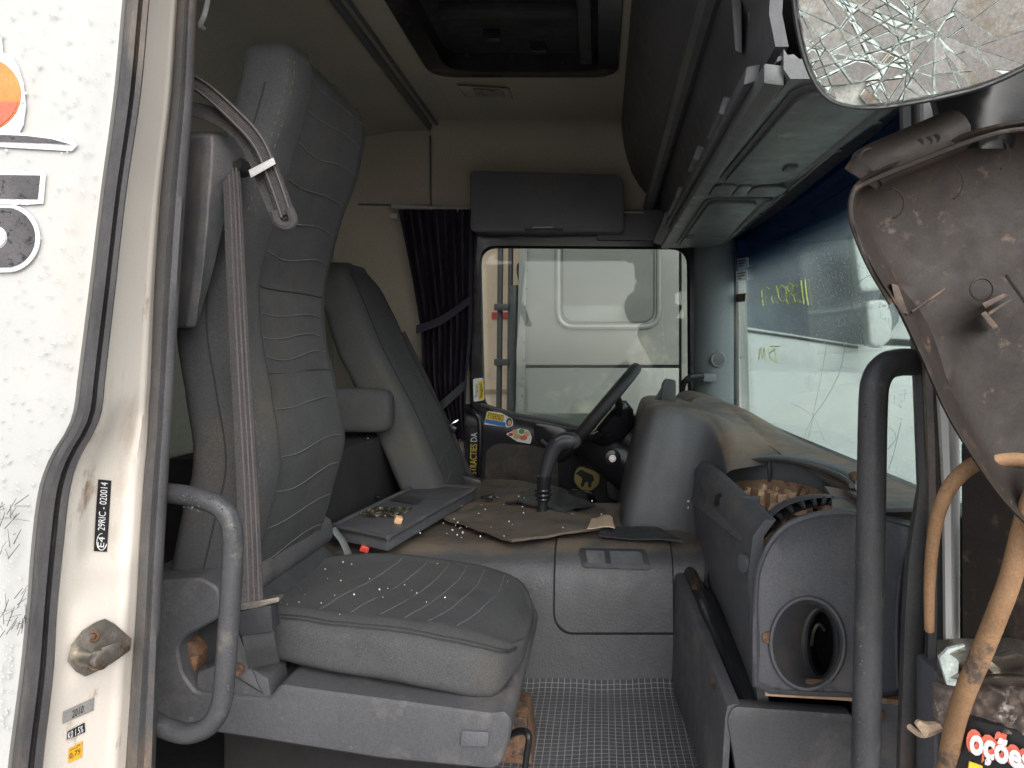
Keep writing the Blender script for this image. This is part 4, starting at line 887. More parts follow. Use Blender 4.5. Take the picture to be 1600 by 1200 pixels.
# driver seat
ds = root('driver_seat', V(-.7, 2.8, -.86), 'dark grey seat leaning back behind the gear lever', 'seat')
DFX = [(-.60,-.50),(-.50,-.515),(-.40,-.545),(-.2,-.63),(0,-.735),(.15,-.80),(.25,-.85),(.31,-.885)]
DTH = [(-.60,.15),(-.3,.17),(0,.16),(.2,.14),(.31,.11)]
DHW = [(-.60,.21),(-.45,.245),(-.2,.245),(.05,.235),(.2,.225),(.25,.213),(.28,.192),(.303,.160),(.318,.125),(.325,.095)]
dbk = Back(None, 2.80, DFX, DTH, DHW, [-.58,-.2,.02,.3], .012)
db = back_mesh(dbk, -.60, .325, 60, 'backrest', M['fabdrv'], ds, 56)
for k, z in enumerate((.13,.06,-.01,-.08,-.15,-.22,-.29,-.36,-.43)): wave_seam(dbk, z, db, M['seam'], .010, .2*k, .0022, .62)
for sg_ in (-1, 1):
    b = MB(); b.tube([dbk.front(sg_*.72*smooth(dbk.hw, z), z, 0) for z in [lerp(-.56, .28, k/40) for k in range(41)]], .003, 6); b.build('bolster_seam', M['dkseam'], db)
b = MB(); b.bb(-.60, -.05, 2.55, 3.05, -.66, -.53); b.build('cushion', M['fabdrv'], ds, bevel=.04, seg=4)
b = MB(); rings = []
for px, k in ((505,1),(545,1.0),(590,.98),(606,.9),(612,.7)):
    c = P(px, 640 + (px-545)*.02, 2.47); hh, dd = .072*k, .05*k; rings.append([c + Vector((0, dd*math.copysign(abs(math.cos(a))**.5, math.cos(a)), hh*math.copysign(abs(math.sin(a))**.5, math.sin(a)))) for a in [i*2*math.pi/24 for i in range(24)]])
b.loft(rings); b.build('armrest', M['fabdrv'], ds, ang=60)
b = MB(); b.ring(P(574,686,2.5), .010, .003, (1,.4,0), 16, 6); b.build('tether_ring', M['chrome'], ds)
b = MB(); b.bb(-.80, -.35, 2.56, 3.04, -.86, -.64); b.build('seat_base', M['black'], ds, bevel=.01)
dl = root('seat_belt', P(700, 750, 2.9), 'black seat belt crossing the far edge of the leaning driver seat', 'seat belt')
pts = spline([P(626,520,3.06), P(655,578,3.03), P(680,632,3.02), P(700,672,3.03), P(716,710,3.03), P(732,745,3.02)], 6)
b = MB(); b.ribbon(pts, Vector((.034,0,.012)), (0,.004,0)); b.build('webbing', M['beltd'], dl)
b = MB(); b.box(P(703,668,3.0), (.05,.02,.025), (0,.5,0)); b.build('buckle', M['gloss'], dl, bevel=.004)
b = MB(); b.tube([P(700,674,2.99), P(706,662,2.98), P(716,656,2.99)], .004, 6); b.build('tongue_plate', M['chrome'], dl)
b = MB(); b.box(P(735,752,2.95), (.09,.05,.04), (0,.3,0)); b.build('floor_anchor', M['black'], dl, bevel=.01)
b = MB(); b.box(P(570,857,1.93), (.022,.02,.016), (0,.4,.2)); bkl = b.build('belt_buckle', M['redbuckle'], None, bevel=.003); tag(bkl, 'small red belt buckle button behind the near cushion', 'buckle')

# ================================================================== DASHBOARD
da = root('dashboard', V(.4, 2.2, -.86), 'dusty grey dashboard with broken passenger side and open vent hole', 'dashboard')
def profile_loft(prof, ys_, name, m, parent, ang=40, scale=None):
    b = MB(); rings = []
    cx_ = sum(p[0] for p in prof)/len(prof); cz_ = sum(p[1] for p in prof)/len(prof)
    for y, k in ys_: rings.append([V(cx_ + (x-cx_)*k, y, cz_ + (z-cz_)*k) for x, z in prof])
    b.loft(rings); return b.build(name, m, parent, ang=ang)
def sp2(l, k=5): return [(p.x, p.z) for p in spline([Vector((x, 0, z)) for x, z in l], k)]
# driver side wrap and passenger corner: one continuous moulded skin
def cv(l, k=7): return spline([Vector(p) for p in l], k)
Cc = cv([(.050,2.95,-.62),(.042,2.45,-.62),(.040,2.28,-.62),(.058,2.215,-.62),(.12,2.198,-.62),(.19,2.188,-.62),(.232,2.155,-.62),(.250,2.08,-.62),(.258,1.92,-.62)])
Ee = cv([(.165,2.95,-.158),(.150,2.55,-.152),(.148,2.38,-.150),(.165,2.30,-.150),(.205,2.275,-.153),(.270,2.262,-.164),(.325,2.225,-.192),(.340,2.13,-.242),(.325,1.95,-.294)])
Gg = cv([(.42,2.95,-.172),(.42,2.66,-.170),(.42,2.54,-.172),(.42,2.46,-.178),(.425,2.40,-.188),(.44,2.32,-.205),(.455,2.22,-.228),(.468,2.12,-.248),(.478,1.98,-.262)])
b = MB(); rows = []
for C_, E_, G_ in zip(Cc, Ee, Gg):
    m1 = lerp(C_, E_, .22); m1.z = lerp(C_.z, E_.z, .36); m2 = lerp(C_, E_, .60); m2.z = lerp(C_.z, E_.z, .76); m3 = lerp(C_, E_, .82); m3.z = lerp(C_.z, E_.z, .945)
    e2 = lerp(E_, G_, .18); e2.z = lerp(E_.z, G_.z, .06) + .004; g2_ = lerp(E_, G_, .6); g2_.z = lerp(E_.z, G_.z, .5) - .002
    row = spline([C_, m1, m2, m3, E_ + Vector((0,0,-.001)), e2, g2_, G_], 6)
    rows.append([V(p.x, p.y, p.z) for p in row])
b.sheet(rows); b.build('dash_wrap', M['wrap'], da, ang=80)
# dust lying on top of the wrap and dash
b = MB(); rows = []
for i in range(41):
    y = 1.30 + (3.16-1.30)*i/40
    zt = smooth([(1.2,-.264),(1.98,-.264),(2.12,-.252),(2.22,-.234),(2.32,-.212),(2.42,-.192),(2.54,-.180),(2.7,-.176),(3.2,-.176)], y)
    row = []
    for k in range(17):
        t = k/16; x0 = lerp(.472, .40, 1/(1+math.exp(-(y-2.22)/.06))); x = lerp(x0, .605, t)
        z = lerp(zt, -.262, smooth([(0,0),(.3,.02),(.6,.35),(1,1)], t)) + .004 + .002*fb((x, y, 0), 8)
        row.append(V(x, y, z))
    rows.append(row)
b.sheet(rows, (0, 0, -.006)); b.build('dash_top', M['dusty'], da, ang=60)
# passenger fascia
b = MB(); rows = []
for i in range(9):
    y = lerp(1.40, 2.23, i/8); x = lerp(.268, .258, i/8)
    rows.append([V(x+.03, y, -.30), V(x+.008, y, -.33), V(x, y, -.40), V(x+.004, y, -.52), V(x+.02, y, -.66), V(x+.05, y, -.76)])
b.sheet(rows, (.02, 0, 0)); b.build('passenger_fascia', M['greyd'], da, ang=60)
for k in range(5):
    b = MB(); c = P(1076.5, 783+ k*10, 2.19); b.cyl(c, c+Vector((-.004,-.003,0)), .003, 8); b.build('clip_hole', M['pale'], da)
b = MB(); c = P(1168, 880, 1.43); b.cyl(c, c+Vector((-.012,-.004,0)), .018, 16); b.build('knob', M['greyd'], da, bevel=.003)
# loose flap with a slot
fo = [P(1098,734,2.10), P(1190,798,1.50), P(1186,806,1.49), P(1158,846,1.48), P(1150,842,1.50), P(1078,783,2.10)]
b = MB(); b.slab(fo, (.012, .004, .004)); fl = b.build('loose_flap', M['grey'], da, bevel=.003)
b = MB(); b.slab([P(x, y, d)+Vector((-.0015,0,0)) for x, y, d in ((1116,786,1.795),(1119,774,1.80),(1126,770,1.77),(1128,776,1.765),(1124,789,1.76),(1118,792,1.78))], (.0012,0,0)); b.build('slot', M['dark'], fl)
# arch behind the opening
tops = spline([P(1106,742,2.14), P(1130,726,2.12), P(1165,717,2.06), P(1215,714,1.95), P(1270,722,1.78), P(1318,738,1.58), P(1338,752,1.47)], 5)
b = MB(); b.sheet([[p + Vector((.02,.006,.004)), p + Vector((.006,0,.002)), p, p + Vector((-.004,-.003,-.008)), p + Vector((.004,.002,-.03)), p + Vector((.006,.004,-.075))] for p in tops], (.008, .008, 0)); ar = b.build('opening_arch', M['trim'], da, ang=50)
b = MB(); b.tube([p + Vector((-.012,-.012,-.006)) for p in tops], .006, 8); b.build('arch_lip', M['grey'], da)
for i in (14, 22, 27):
    b = MB(); p = tops[i]; b.box(p + Vector((-.006,-.006,-.035)), (.006,.012,.055)); b.build('arch_rib', M['grey'], ar, bevel=.002)
# broken brown internals
b = MB(); rows = []
for i in range(25):
    t = i/24; y = lerp(1.48, 2.10, t)
    rows.append([V(lerp(.30, .47 - .10*t*t, k/8), y, -.395 + .02*fb((k/4, y*4, 2), 2) + .03*(k/8)) for k in range(9)])
b.sheet(rows); b.build('inner_tray', M['brown'], da, smoothed=False)
b = MB(); b.sheet([[p + Vector((-.004,-.004,-.058)), p + Vector((-.004,-.004,-.07 + .008*math.sin(i*1.7))), p + Vector((-.012,-.01,-.10))] for i, p in enumerate(tops[3:27])], (.004,.004,0)); b.build('torn_foam', M['brown'], da, ang=60)
rnd = random.Random(12)
for px, py, d, w_, h_ in ((1140,764,1.98,.06,.035),(1163,770,1.92,.05,.045),(1186,770,1.86,.06,.055),(1206,772,1.82,.05,.05),(1226,774,1.76,.06,.04),(1250,776,1.70,.06,.035),(1180,788,1.75,.07,.025),(1215,790,1.66,.08,.025),(1240,786,1.62,.07,.02)):
    b = MB(); c = P(px, py+12, d); b.box(c, (w_*.5, w_, h_), (rnd.uniform(-.2,.2), rnd.uniform(-.3,.3), rnd.uniform(-.3,.3))); b.box(c+Vector((.01,.01,h_*.5)), (w_*.2, w_*.4, h_*.4), (0,.3,.2)); b.build('broken_bracket', M['brown'], da, bevel=.002)
b = MB(); b.tube(spline([P(1246,775,1.7), P(1253,760,1.68), P(1262,764,1.66), P(1258,775,1.66)], 5), .004, 6); b.build('broken_hook', M['rust'], da)
b = MB(); b.slab([P(1160,776,1.62), P(1187,776,1.6), P(1186,792,1.6)], (.004,.01,0)); b.build('torn_shard', M['greyd'], da)
# shelf rim in front of the arch, towards the camera
b = MB(); rows = []
for i in range(15):
    t = i/14; a = P(lerp(1185,1335,t), lerp(812,772,t)-8*math.sin(math.pi*t), lerp(1.48,1.44,t))
    rows.append([a + Vector((0,.05,.002)), a + Vector((0,.02,.004)), a, a + Vector((0,-.02,-.006))])
# end cap with oval duct hole
oc_ = (1262, 1006)
outl = spline([Vector((x, 0, y)) for x, y in [(1175,1072),(1173,1000),(1176,930),(1183,880),(1206,836),(1240,809),(1298,795),(1357,798),(1412,810),(1437,822),(1424,852),(1416,880),(1412,935),(1411,1000),(1412,1085)]], 6)
outl = [(p.x, p.z) for p in outl] + [(1340,1092),(1262,1090),(1200,1086)]
def ray_out(a):
    dx, dy = math.cos(a), math.sin(a); best = 0
    for i in range(len(outl)):
        x1, y1 = outl[i][0]-oc_[0], outl[i][1]-oc_[1]; x2, y2 = outl[(i+1) % len(outl)][0]-oc_[0], outl[(i+1) % len(outl)][1]-oc_[1]
        den = dx*(y2-y1) - dy*(x2-x1)
        if abs(den) < 1e-9: continue
        t = (x1*(y2-y1) - y1*(x2-x1))/den; u = (x1*dy - y1*dx)/den
        if t > 0 and -1e-6 <= u <= 1+1e-6: best = max(best, t)
    return best
NA = 96; an = [2*math.pi*i/NA for i in range(NA)]; ro_ = [ray_out(a) for a in an]
def oval(a, k=1.0): return 1/math.sqrt((math.cos(a)/(58*k))**2 + (math.sin(a)/(72*k))**2)
def cr_(rad, d, dx=0, dy=0): return [P(oc_[0]+dx+r*math.cos(a), oc_[1]+dy+r*math.sin(a), d) for a, r in zip(an, rad)]
ov = [oval(a) for a in an]
def ov2(kx, ky, d, dx, dy): return [P(oc_[0]+dx+58*kx*math.cos(a), oc_[1]+dy+72*ky*math.sin(a), d) for a in an]
mix = lambda A, B, t: [lerp(p, q, t) for p, q in zip(A, B)]
b = MB(); b.loft([cr_(ro_, 1.40), cr_([r*1.0 for r in ro_], 1.335), cr_([max(r-3, o) for r, o in zip(ro_, ov)], 1.322), cr_([max(r-9, o+2) for r, o in zip(ro_, ov)], 1.318), cr_([max(r-13, o+2) for r, o in zip(ro_, ov)], 1.324), cr_(mix(ro_, ov, .45), 1.322), cr_([o+4 for o in ov], 1.322),
   cr_([o+1 for o in ov], 1.312), cr_([o-3 for o in ov], 1.312), cr_([o-8 for o in ov], 1.33), ov2(.72,.86,1.37,12,2), ov2(.46,.78,1.42,22,0), ov2(.36,.70,1.47,25,0)], True, False)
ec = b.build('end_cap', M['greyd'], da, ang=50)
b = MB(); b.loft([ov2(.37,.71,1.469,25,0), ov2(.3,.6,1.56,30,-4), ov2(.01,.01,1.57,30,-4)], True, False); b.build('duct_throat', M['dark'], ec)
b = MB(); b.tube([P(1282+27*math.cos(a), 1006+57*math.sin(a), 1.415) for a in [i*2*math.pi/32 for i in range(33)]], .008, 8, False); b.build('duct_ring', M['black'], ec)
b = MB(); b.tube(spline([P(1268,1008,1.43), P(1272,985,1.40), P(1280,975,1.40), P(1288,985,1.42)], 5), .003, 6); b.build('wire_loop', M['steel'], ec)
b = MB(); c = P(1200,996,1.318); b.cyl(c+Vector((0,.004,0)), c, .009, 16); b.ring(c, .008, .0025, (0,1,0), 16, 6); b.build('screw', M['rust'], ec)
b = MB(); b.slab([P(x, y, 1.326) for x, y in ((1195,1078),(1300,1084),(1408,1094),(1408,1102),(1300,1094),(1196,1088))], (0,.06,0)); b.build('lower_edge', M['brown'], ec, bevel=.002)
# curved vent band with slots
arc = spline([Vector((x, 0, y)) for x, y in [(1170,884),(1175,850),(1192,818),(1222,790),(1262,777),(1300,775),(1328,780)]], 6)
b = MB(); b.sheet([[P(p.x-4, p.z-2, 1.50), P(p.x, p.z, 1.46), P(p.x+3, p.z+3, 1.455), P(p.x+4, p.z+5, 1.475)] for p in arc], (0,.01,0)); b.build('vent_rim', M['grey'], da, ang=60)
inn = spline([Vector((x, 0, y)) for x, y in [(1183,884),(1190,850),(1209,826),(1240,803),(1275,792),(1298,789),(1325,788)]], 6)
b = MB(); b.sheet([[P(a.x, a.z, 1.50), P(c.x, c.z, 1.46)] for a, c in zip(arc, inn)], (0,.01,0)); b.build('vent_floor', M['dark'], da)
for i in range(3, 31, 3):
    a, c = arc[i], inn[i]; b = MB(); p, q = P(a.x+2, a.z+2, 1.472), P(c.x-1, c.z-1, 1.438); b.tube([p, lerp(p, q, .5)+Vector((.004,0,.004)), q], [.004,.0055,.004], 6); b.build('vent_fin', M['black'], da)
b = MB(); rows = []
for i in range(13):
    t = i/12; a = P(lerp(1300,1440,t), lerp(776,800,t), lerp(1.47,1.40,t)); rows.append([a + Vector((.0,.05,.012)), a, P(lerp(1300,1436,t), lerp(797,823,t), 1.335)])
b.sheet(rows, (0,.004,-.006)); b.build('cap_shelf', M['dusty'], da, ang=70)
b = MB(); b.slab([P(1330,742,1.50), P(1340,738,1.49), P(1350,752,1.47), P(1336,758,1.47)], (0,.02,0)); b.build('broken_tab', M['rust'], da, bevel=.001)
# instrument hood, steering column, pedestal parts on the driver side
b = MB(); rings = []
for y, k in ((2.70,.92),(2.72,.98),(2.76,1),(2.95,1),(3.10,1)):
    rings.append([V(.43 + (x-.43)*k, y, -.22 + (z+.22)*k) for x, z in sp2([(.29,-.23),(.30,-.165),(.345,-.143),(.42,-.158),(.51,-.205),(.585,-.262)], 4)])
b.loft(rings); b.build('instrument_hood', M['dusty'], da, ang=50)
b = MB(); b.prism(roundpoly([(1036,600),(1042,592),(1056,594),(1056,636),(1032,640)], 4, 3), 2.55, 2.55, 2.62); b.prism([(1018,632),(1036,602),(1044,604),(1042,640),(1020,640)], 2.58, 2.58, 2.60); b.build('switch_stalk', M['black'], da, bevel=.006)
b = MB(); c = P(1157,655,3.05); b.ring(c, .02, .008, (.5,-1,0), 16, 6); b.build('washer_cap', M['gloss'], da)
b = MB(); rings = []
for px, py, r_ in ((905,690,.055),(930,690,.085),(965,705,.11),(1010,730,.14)):
    c = P(px, py, 2.85); rings.append([c + Vector((math.sin(.7)*math.sin(a)*r_*.9, math.cos(a)*r_*.9, math.cos(.7)*math.sin(a)*r_)) for a in [i*2*math.pi/20 for i in range(20)]])
b.loft(rings); sc_ = b.build('column_shroud', M['gloss'], da, ang=60)
b = MB(); b.prism(roundpoly([(946,760),(948,715),(975,672),(1010,672),(1020,770),(985,790),(950,780)], 12, 4), 2.90, 2.90, 3.1); b.build('knee_panel', M['black'], da, bevel=.015)
b = MB(); b.tube([P(988,652,2.86), P(1000,668,2.86), P(985,700,2.86), P(962,716,2.86)], .012, 8); b.build('panel_edge', M['gloss'], da)
b = MB(); c = P(957,716,2.74); b.cyl(c+Vector((0,.06,0)), c, .030, 20); ig = b.build('ignition_barrel', M['gloss'], da, bevel=.006)
b = MB(); b.ring(c+Vector((0,-.002,0)), .011, .0035, (0,1,0), 18, 6); b.cyl(c, c+Vector((0,-.004,0)), .008, 12); b.build('key_ring_bezel', M['chrome'], ig)
b = MB(); b.slab([P(946,794,2.5), P(949,788,2.5), P(954,786,2.5), P(955,797,2.5)], (.0,.003,0)); pt = b.build('paper_tag', M['white']); tag(pt, 'tiny white paper tag at the dashboard foot', 'paper')

# steering wheel (rim nearly edge-on)
sw = root('steering_wheel', P(935, 645, 2.80), 'black steering wheel with perforated grip seen edge on', 'steering wheel')
A_, B_ = P(997,571,2.80), P(873,718,2.80); cen = (A_+B_)/2; rad = (A_-B_).length/2; uu = (A_-B_).normalized(); vv = Vector((0,1,0)); ax = uu.cross(vv).normalized()
vv = (cen - Vector((0,0,H))).normalized(); vv = (vv - uu*vv.dot(uu)).normalized(); ax = uu.cross(vv).normalized(); vv = (vv + ax*.015).normalized(); ax = uu.cross(vv).normalized()
b = MB(); b.ring(cen, rad-.015, .0215, ax, 64, 14); b.build('rim', mat('perforated_grip', (.03,.03,.032), .45, var=.1, bump=1.0, bs=420), sw)
sgn = 1 if (ax.x > 0) else -1; back = ax*sgn
b = MB(); hubc = cen + back*.06
b.loft([[hubc + (uu*math.cos(a)+vv*math.sin(a))*r_ + back*o for a in [i*2*math.pi/24 for i in range(24)]] for r_, o in ((.03,-.035),(.085,-.028),(.10,-.01),(.09,.03),(.05,.07))]); b.build('hub', M['gloss'], sw, ang=50)
for a in (R(60), R(120), R(240), R(300)):
    dr = uu*math.cos(a)+vv*math.sin(a); b = MB(); b.tube([hubc+dr*.07, hubc+dr*.14 - back*.02, cen+dr*(rad-.018)], [.016,.013,.011], 10); b.build('spoke', M['gloss'], sw)
b = MB(); b.tube([hubc+back*.05, hubc+back*.22], .045, 14); b.build('column', M['black'], sw)

# gear lever
gl = root('gear_lever', T(850, 795, 0), 'black gear lever with moulded knob standing on the tunnel', 'gear lever')
GD = 2.36
b = MB(); rings = []
def blob(c, rx, ry, rz, name, m, parent):
    b = MB(); rs = []
    for i in range(1, 12):
        f_ = math.pi*i/12; rs.append([c + Vector((rx*math.sin(f_)*math.cos(a), ry*math.sin(f_)*math.sin(a), rz*math.cos(f_))) for a in [k*2*math.pi/20 for k in range(20)]])
    b.loft(rs); return b.build(name, m, parent, ang=80)
kp = spline([P(850,745,GD), P(857,722,GD), P(866,700,GD), P(878,690,GD), P(895,690,GD), P(903,698,GD)], 6)
b = MB(); b.tube(kp, [lerp(.018,.027, min(1, i/16)) if i < 24 else lerp(.027,.012,(i-24)/7) for i in range(len(kp))], 16); kn = b.build('knob', M['black'], gl, ang=70)
b = MB(); b.tube(spline([P(868,688,GD-.02), P(880,682,GD-.022), P(896,684,GD-.02)], 5), .004, 6); b.build('knob_trim', M['over'], kn)
b = MB(); b.tube([P(850,744,GD), P(849,762,GD), P(848,768,GD), P(848,790,GD), P(847,806,GD)], [.021,.021,.016,.016,.018], 14); b.build('shaft', M['gloss'], gl)
for y, r_ in ((766,.026),(773,.027),(780,.022)):
    b = MB(); b.ring(P(848.5,y,GD), r_-.006, .006, (0,0,1), 20, 8); b.build('collar', M['gloss'], gl)

# footwell trim and cavity on the right
ft = root('footwell_trim', V(.3, 1.6, -.86), 'grey lower footwell trim box with open hose channel below the dashboard', 'footwell trim')
b = MB(); tw = [(1.36, .2225, -.622), (1.6, .212, -.603), (1.85, .197, -.578), (2.05, .182, -.552)]
b.sheet([[V(x+.012, y, z+.004), V(x, y, z), V(x-.004, y, z-.02), V(x-.012, y, -.78), V(x-.02, y, -.90)] for i, (y, x, z) in enumerate(tw)], (.012, 0, 0)); b.build('side_wall', M['grey'], ft, ang=40, bevel=.002)
b = MB(); b.prism(roundpoly([(1143,1108),(1152,1104),(1330,1116),(1336,1124),(1332,1330),(1170,1330),(1136,1125)], 8, 4), 1.355, 1.355, 1.39); b.build('front_wall', M['grey'], ft, bevel=.006)
b = MB(); b.bb(.25, .58, 1.40, 2.02, -.92, -.74); b.build('channel_floor', M['dark'], ft)
b = MB(); b.tube(spline([P(1085,925,1.95), P(1105,955,1.8), P(1125,1005,1.65), P(1150,1060,1.52), P(1175,1105,1.45), P(1200,1150,1.42)], 6), .034, 12); b.build('hose', M['gloss'], ft)
b = MB(); b.tube(spline([P(1075,890,2.0), P(1095,935,1.85), P(1112,985,1.7), P(1128,1020,1.6)], 6), .018, 10); b.build('hose', M['shelldust'], ft)
for k, (px, py, d) in enumerate(((1072,915,1.92),(1090,955,1.78),(1100,990,1.68),(1115,1030,1.58),(1123,1075,1.46))):
    b = MB(); c = P(px, py, d); b.box(c, (.022,.05,.016), (0,.2*k,.2)); b.build('mount_tab', M['shelldust'], ft, bevel=.003)
b = MB(); b.prism([(1060,880),(1085,890),(1100,930),(1078,925)], 2.03, 2.0, 2.05); b.build('torn_carpet', M['tuntop'], ft)
b = MB(); b.prism(roundpoly([(1338,1085),(1412,1095),(1416,1120),(1400,1250),(1345,1250)], 4, 3), 1.38, 1.38, 1.42); b.build('hinge_cover', M['greyd'], ft, bevel=.004)
b = MB(); c = P(1374,1117,1.375); b.cyl(c, c+Vector((0,-.008,0)), .010, 14); b.build('screw', M['rust'], ft)

# ================================================================== PASSENGER DOOR REMAINS AND MIRRORS
pd = root('passenger_door', V(.5, .95, -1.0), 'wrecked open door edge with dark trim and twisted metal at lower right', 'door')
b = MB(); b.slab([P(1500,690,1.03), P(1640,690,.92), P(1660,1015,.92), P(1560,1010,.98), P(1502,1005,1.03)], (.03,.02,0)); b.build('trim_panel', M['shell'], pd, bevel=.006)
b = MB(); rows = []
rnd = random.Random(44)
for i in range(9):
    x = lerp(1470, 1660, i/8); dd = lerp(1.04,.9,i/8); rows.append([P(x, 1006 + rnd.uniform(-5,5), dd), P(x, 1024+rnd.uniform(-4,4), dd-.03), P(x, 1046+rnd.uniform(-4,4), dd-.01), P(x, 1062+rnd.uniform(-4,4), dd-.03), P(x, 1080, dd+.02)])
b.sheet(rows, (0,.012,0)); b.build('bent_frame', M['steel'], pd, ang=30)
b = MB(); rows = []
for i in range(61):
    x = lerp(1465, 1665, i/60); dd = lerp(1.03,.9,i/60); rows.append([P(x, lerp(1072,1142,k/20) + (x-1465)*.05 + 4*fb((x/30, k/5, 3), 1), dd - .012*k/20 + .010*fb((x/30, k/6, 0), 1)) for k in range(21)])
b.sheet(rows, (0,.015,0)); b.build('debris_board', M['wood'], pd, ang=60)
b = MB(); b.slab([P(1478,1150,1.0), P(1510,1122,.98), P(1660,1160,.90), P(1668,1320,.90), P(1490,1320,1.0)], (.01,.012,0)); sb_ = b.build('sticker_board', M['inkb'], pd, bevel=.002)
f_ = bil([P(1508,1182,.975), P(1606,1212,.925), P(1608,1168,.925), P(1514,1130,.975)])
lettering('oções', lambda u, v: f_(u*1.05-.025, v*1.16-.08), 'red_outline', M['redp'], sb_, Vector((-.001,-.004,.003)), .075)
lettering('oções', f_, 'lettering', M['white'], sb_, Vector((0,-.007,0)), .04)
b = MB(); b.slab([P(1515,1190,.975), P(1545,1200,.965), P(1540,1230,.965), P(1510,1225,.975)], (0,.002,0)); b.build('yellow_patch', M['yellow'], sb_)
b = MB(); b.tube(spline([P(1420,1135,1.05), P(1440,1148,1.03), P(1462,1142,1.02), P(1475,1130,1.02)], 5), .004, 6); b.tube([P(1432,1128,1.02), P(1446,1140,1.02), P(1470,1135,1.02)], [.004,.01,.006], 6); b.build('torn_wire', M['card'], pd)
b = MB(); b.prism(roundpoly([(1450,1040),(1478,1036),(1484,1230),(1450,1230)], 4, 3), 1.08, 1.06, 1.12); b.build('hinge_post', M['greyd'], pd, bevel=.004)
b = MB(); b.prism([(1468,1028),(1482,1014),(1508,1008),(1500,1024),(1494,1072),(1480,1070)], 1.0, 1.0, 1.006); b.build('glass_remnant', M['crack'], pd, smoothed=False)
b = MB(); b.prism([(1536,1036),(1590,1030),(1600,1052),(1560,1062)], .96, .96, .97); b.build('metal_tab', M['steel'], pd, bevel=.002)
# hanging cable
ca = MB(); ca.tube(spline([P(1452,985,1.0), P(1453,900,.98), P(1462,820,.95), P(1482,765,.93), P(1515,730,.92), P(1550,719,.92), P(1600,720,.92), P(1680,735,.92)], 8), [lerp(.0062, .0095, min(1, i/26)) for i in range(57)], 12)
cao = ca.build('hanging_cable', M['cable']); tag(cao, 'thick dust brown cable arching over the door edge', 'cable')
ca = MB(); ca.tube(spline([P(1640,720,.88), P(1606,800,.89), P(1580,900,.90), P(1556,965,.91), P(1530,1030,.93), P(1505,1090,.95), P(1488,1150,.985), P(1470,1260,1.04)], 8), .0125, 12)
ca2 = ca.build('hanging_cable', M['cable']); tag(ca2, 'brown cable falling diagonally to the sticker board', 'cable')

# lower mirror housing (empty shell seen from inside)
ms = root('mirror_housing', P(1480, 420, .9), 'large empty mirror shell, brown with dust, below the shattered mirror', 'mirror housing')
so_ = [Vector((x, 0, y)) for x, y in [(1324,322),(1330,296),(1352,274),(1400,250),(1460,226),(1520,204),(1570,192),(1640,186),(1720,200),(1800,300),(1810,600),(1760,800),(1690,880),(1640,850),(1600,818),(1560,775),(1520,718),(1480,652),(1452,592),(1428,540),(1400,482),(1368,430),(1338,372)]]
so_ = spline(so_ + [so_[0]], 4)[:-1]; so_ = [(p.x, p.z) for p in so_]
mc = (sum(p[0] for p in so_)/len(so_), sum(p[1] for p in so_)/len(so_))
def inset(l, k): 
    out = []
    for x, y in l:
        dx, dy = mc[0]-x, mc[1]-y; q = math.hypot(dx, dy); out.append((x + dx/q*k, y + dy/q*k))
    return out
def scl(k): return [(lerp(mc[0], x, k), lerp(mc[1], y, k)) for x, y in so_]
def wob(l, d, a, s): return [P(x, y, d + a*fb((x/60, y/60, s), 1)) for x, y in l]
b = MB(); b.loft([wob(inset(so_, 60), 1.02, 0, 0), wob(so_, .93, .004, 1), wob(so_, .852, .006, 2), wob(inset(so_, 4), .848, .006, 2), wob(inset(so_, 9), .852, .006, 2), wob(inset(so_, 16), .885, .003, 3), wob(inset(so_, 34), .902, .0, 4), wob(scl(.78), .914, .0, 5), wob(scl(.5), .92, .0, 6), wob(scl(.25), .922, .0, 6), wob(scl(.02), .92, .0, 6)], True, True)
msb = b.build('shell', M['shell'], ms, ang=50)
b = MB(); b.tube(spline([P(1392,474,.852), P(1360,420,.852), P(1338,370,.852), P(1329,335,.85), P(1334,300,.85), P(1362,282,.85), P(1410,262,.85), P(1470,238,.85), P(1530,216,.85), P(1580,204,.85), P(1640,200,.85)], 6), .0030, 8); b.build('broken_rim', M['shell'], ms)
b = MB(); b.tube(spline([P(1344,280,.88), P(1360,262,.875), P(1400,243,.87), P(1450,222,.87), P(1490,205,.88)], 6), [.022]*5+[.025]*20, 14); b.build('pivot_arm', M['shelldust'], ms)
b = MB(); c = P(1357,245,.86); b.ring(c, .009, .002, (0,1,.3), 18, 6); b.build('clip_ring', M['shelldust'], ms)
for px, py in ((1436,215),(1450,212),(1462,208)):
    b = MB(); b.cyl(P(px, py+8, .855), P(px, py+8, .845), .005, 8); b.build('bolt_hole', M['dark'], ms)
for (px, py, r_, a0, a1) in ((1534,452,.013,0,360),(1388,318,.018,-70,80),(1475,285,.022,-60,60),(1550,240,.02,-60,60)):
    b = MB(); b.tube([P(px, py, .888) + Vector((r_*math.cos(R(a)), 0, r_*math.sin(R(a)))) for a in [lerp(a0, a1, k/20) for k in range(21)]], .0014, 5); b.build('mould_mark', M['shell'], ms)
b = MB(); b.hexa([P(1534,474,.88), P(1568,458,.88), P(1577,462,.88), P(1540,482,.88)], [P(1534,474,.91), P(1568,458,.91), P(1577,462,.91), P(1540,482,.91)]); b.build('bracket_tab', M['shelldust'], ms, bevel=.001)
b = MB(); b.hexa([P(1532,490,.872), P(1540,486,.872), P(1560,510,.872), P(1552,516,.872)], [P(1532,490,.91), P(1540,486,.91), P(1560,510,.91), P(1552,516,.91)]); b.hexa([P(1544,488,.875), P(1580,466,.875), P(1582,470,.875), P(1546,493,.875)], [P(1544,488,.91), P(1580,466,.91), P(1582,470,.91), P(1546,493,.91)]); b.build('bracket_tab', M['shelldust'], ms, bevel=.001)
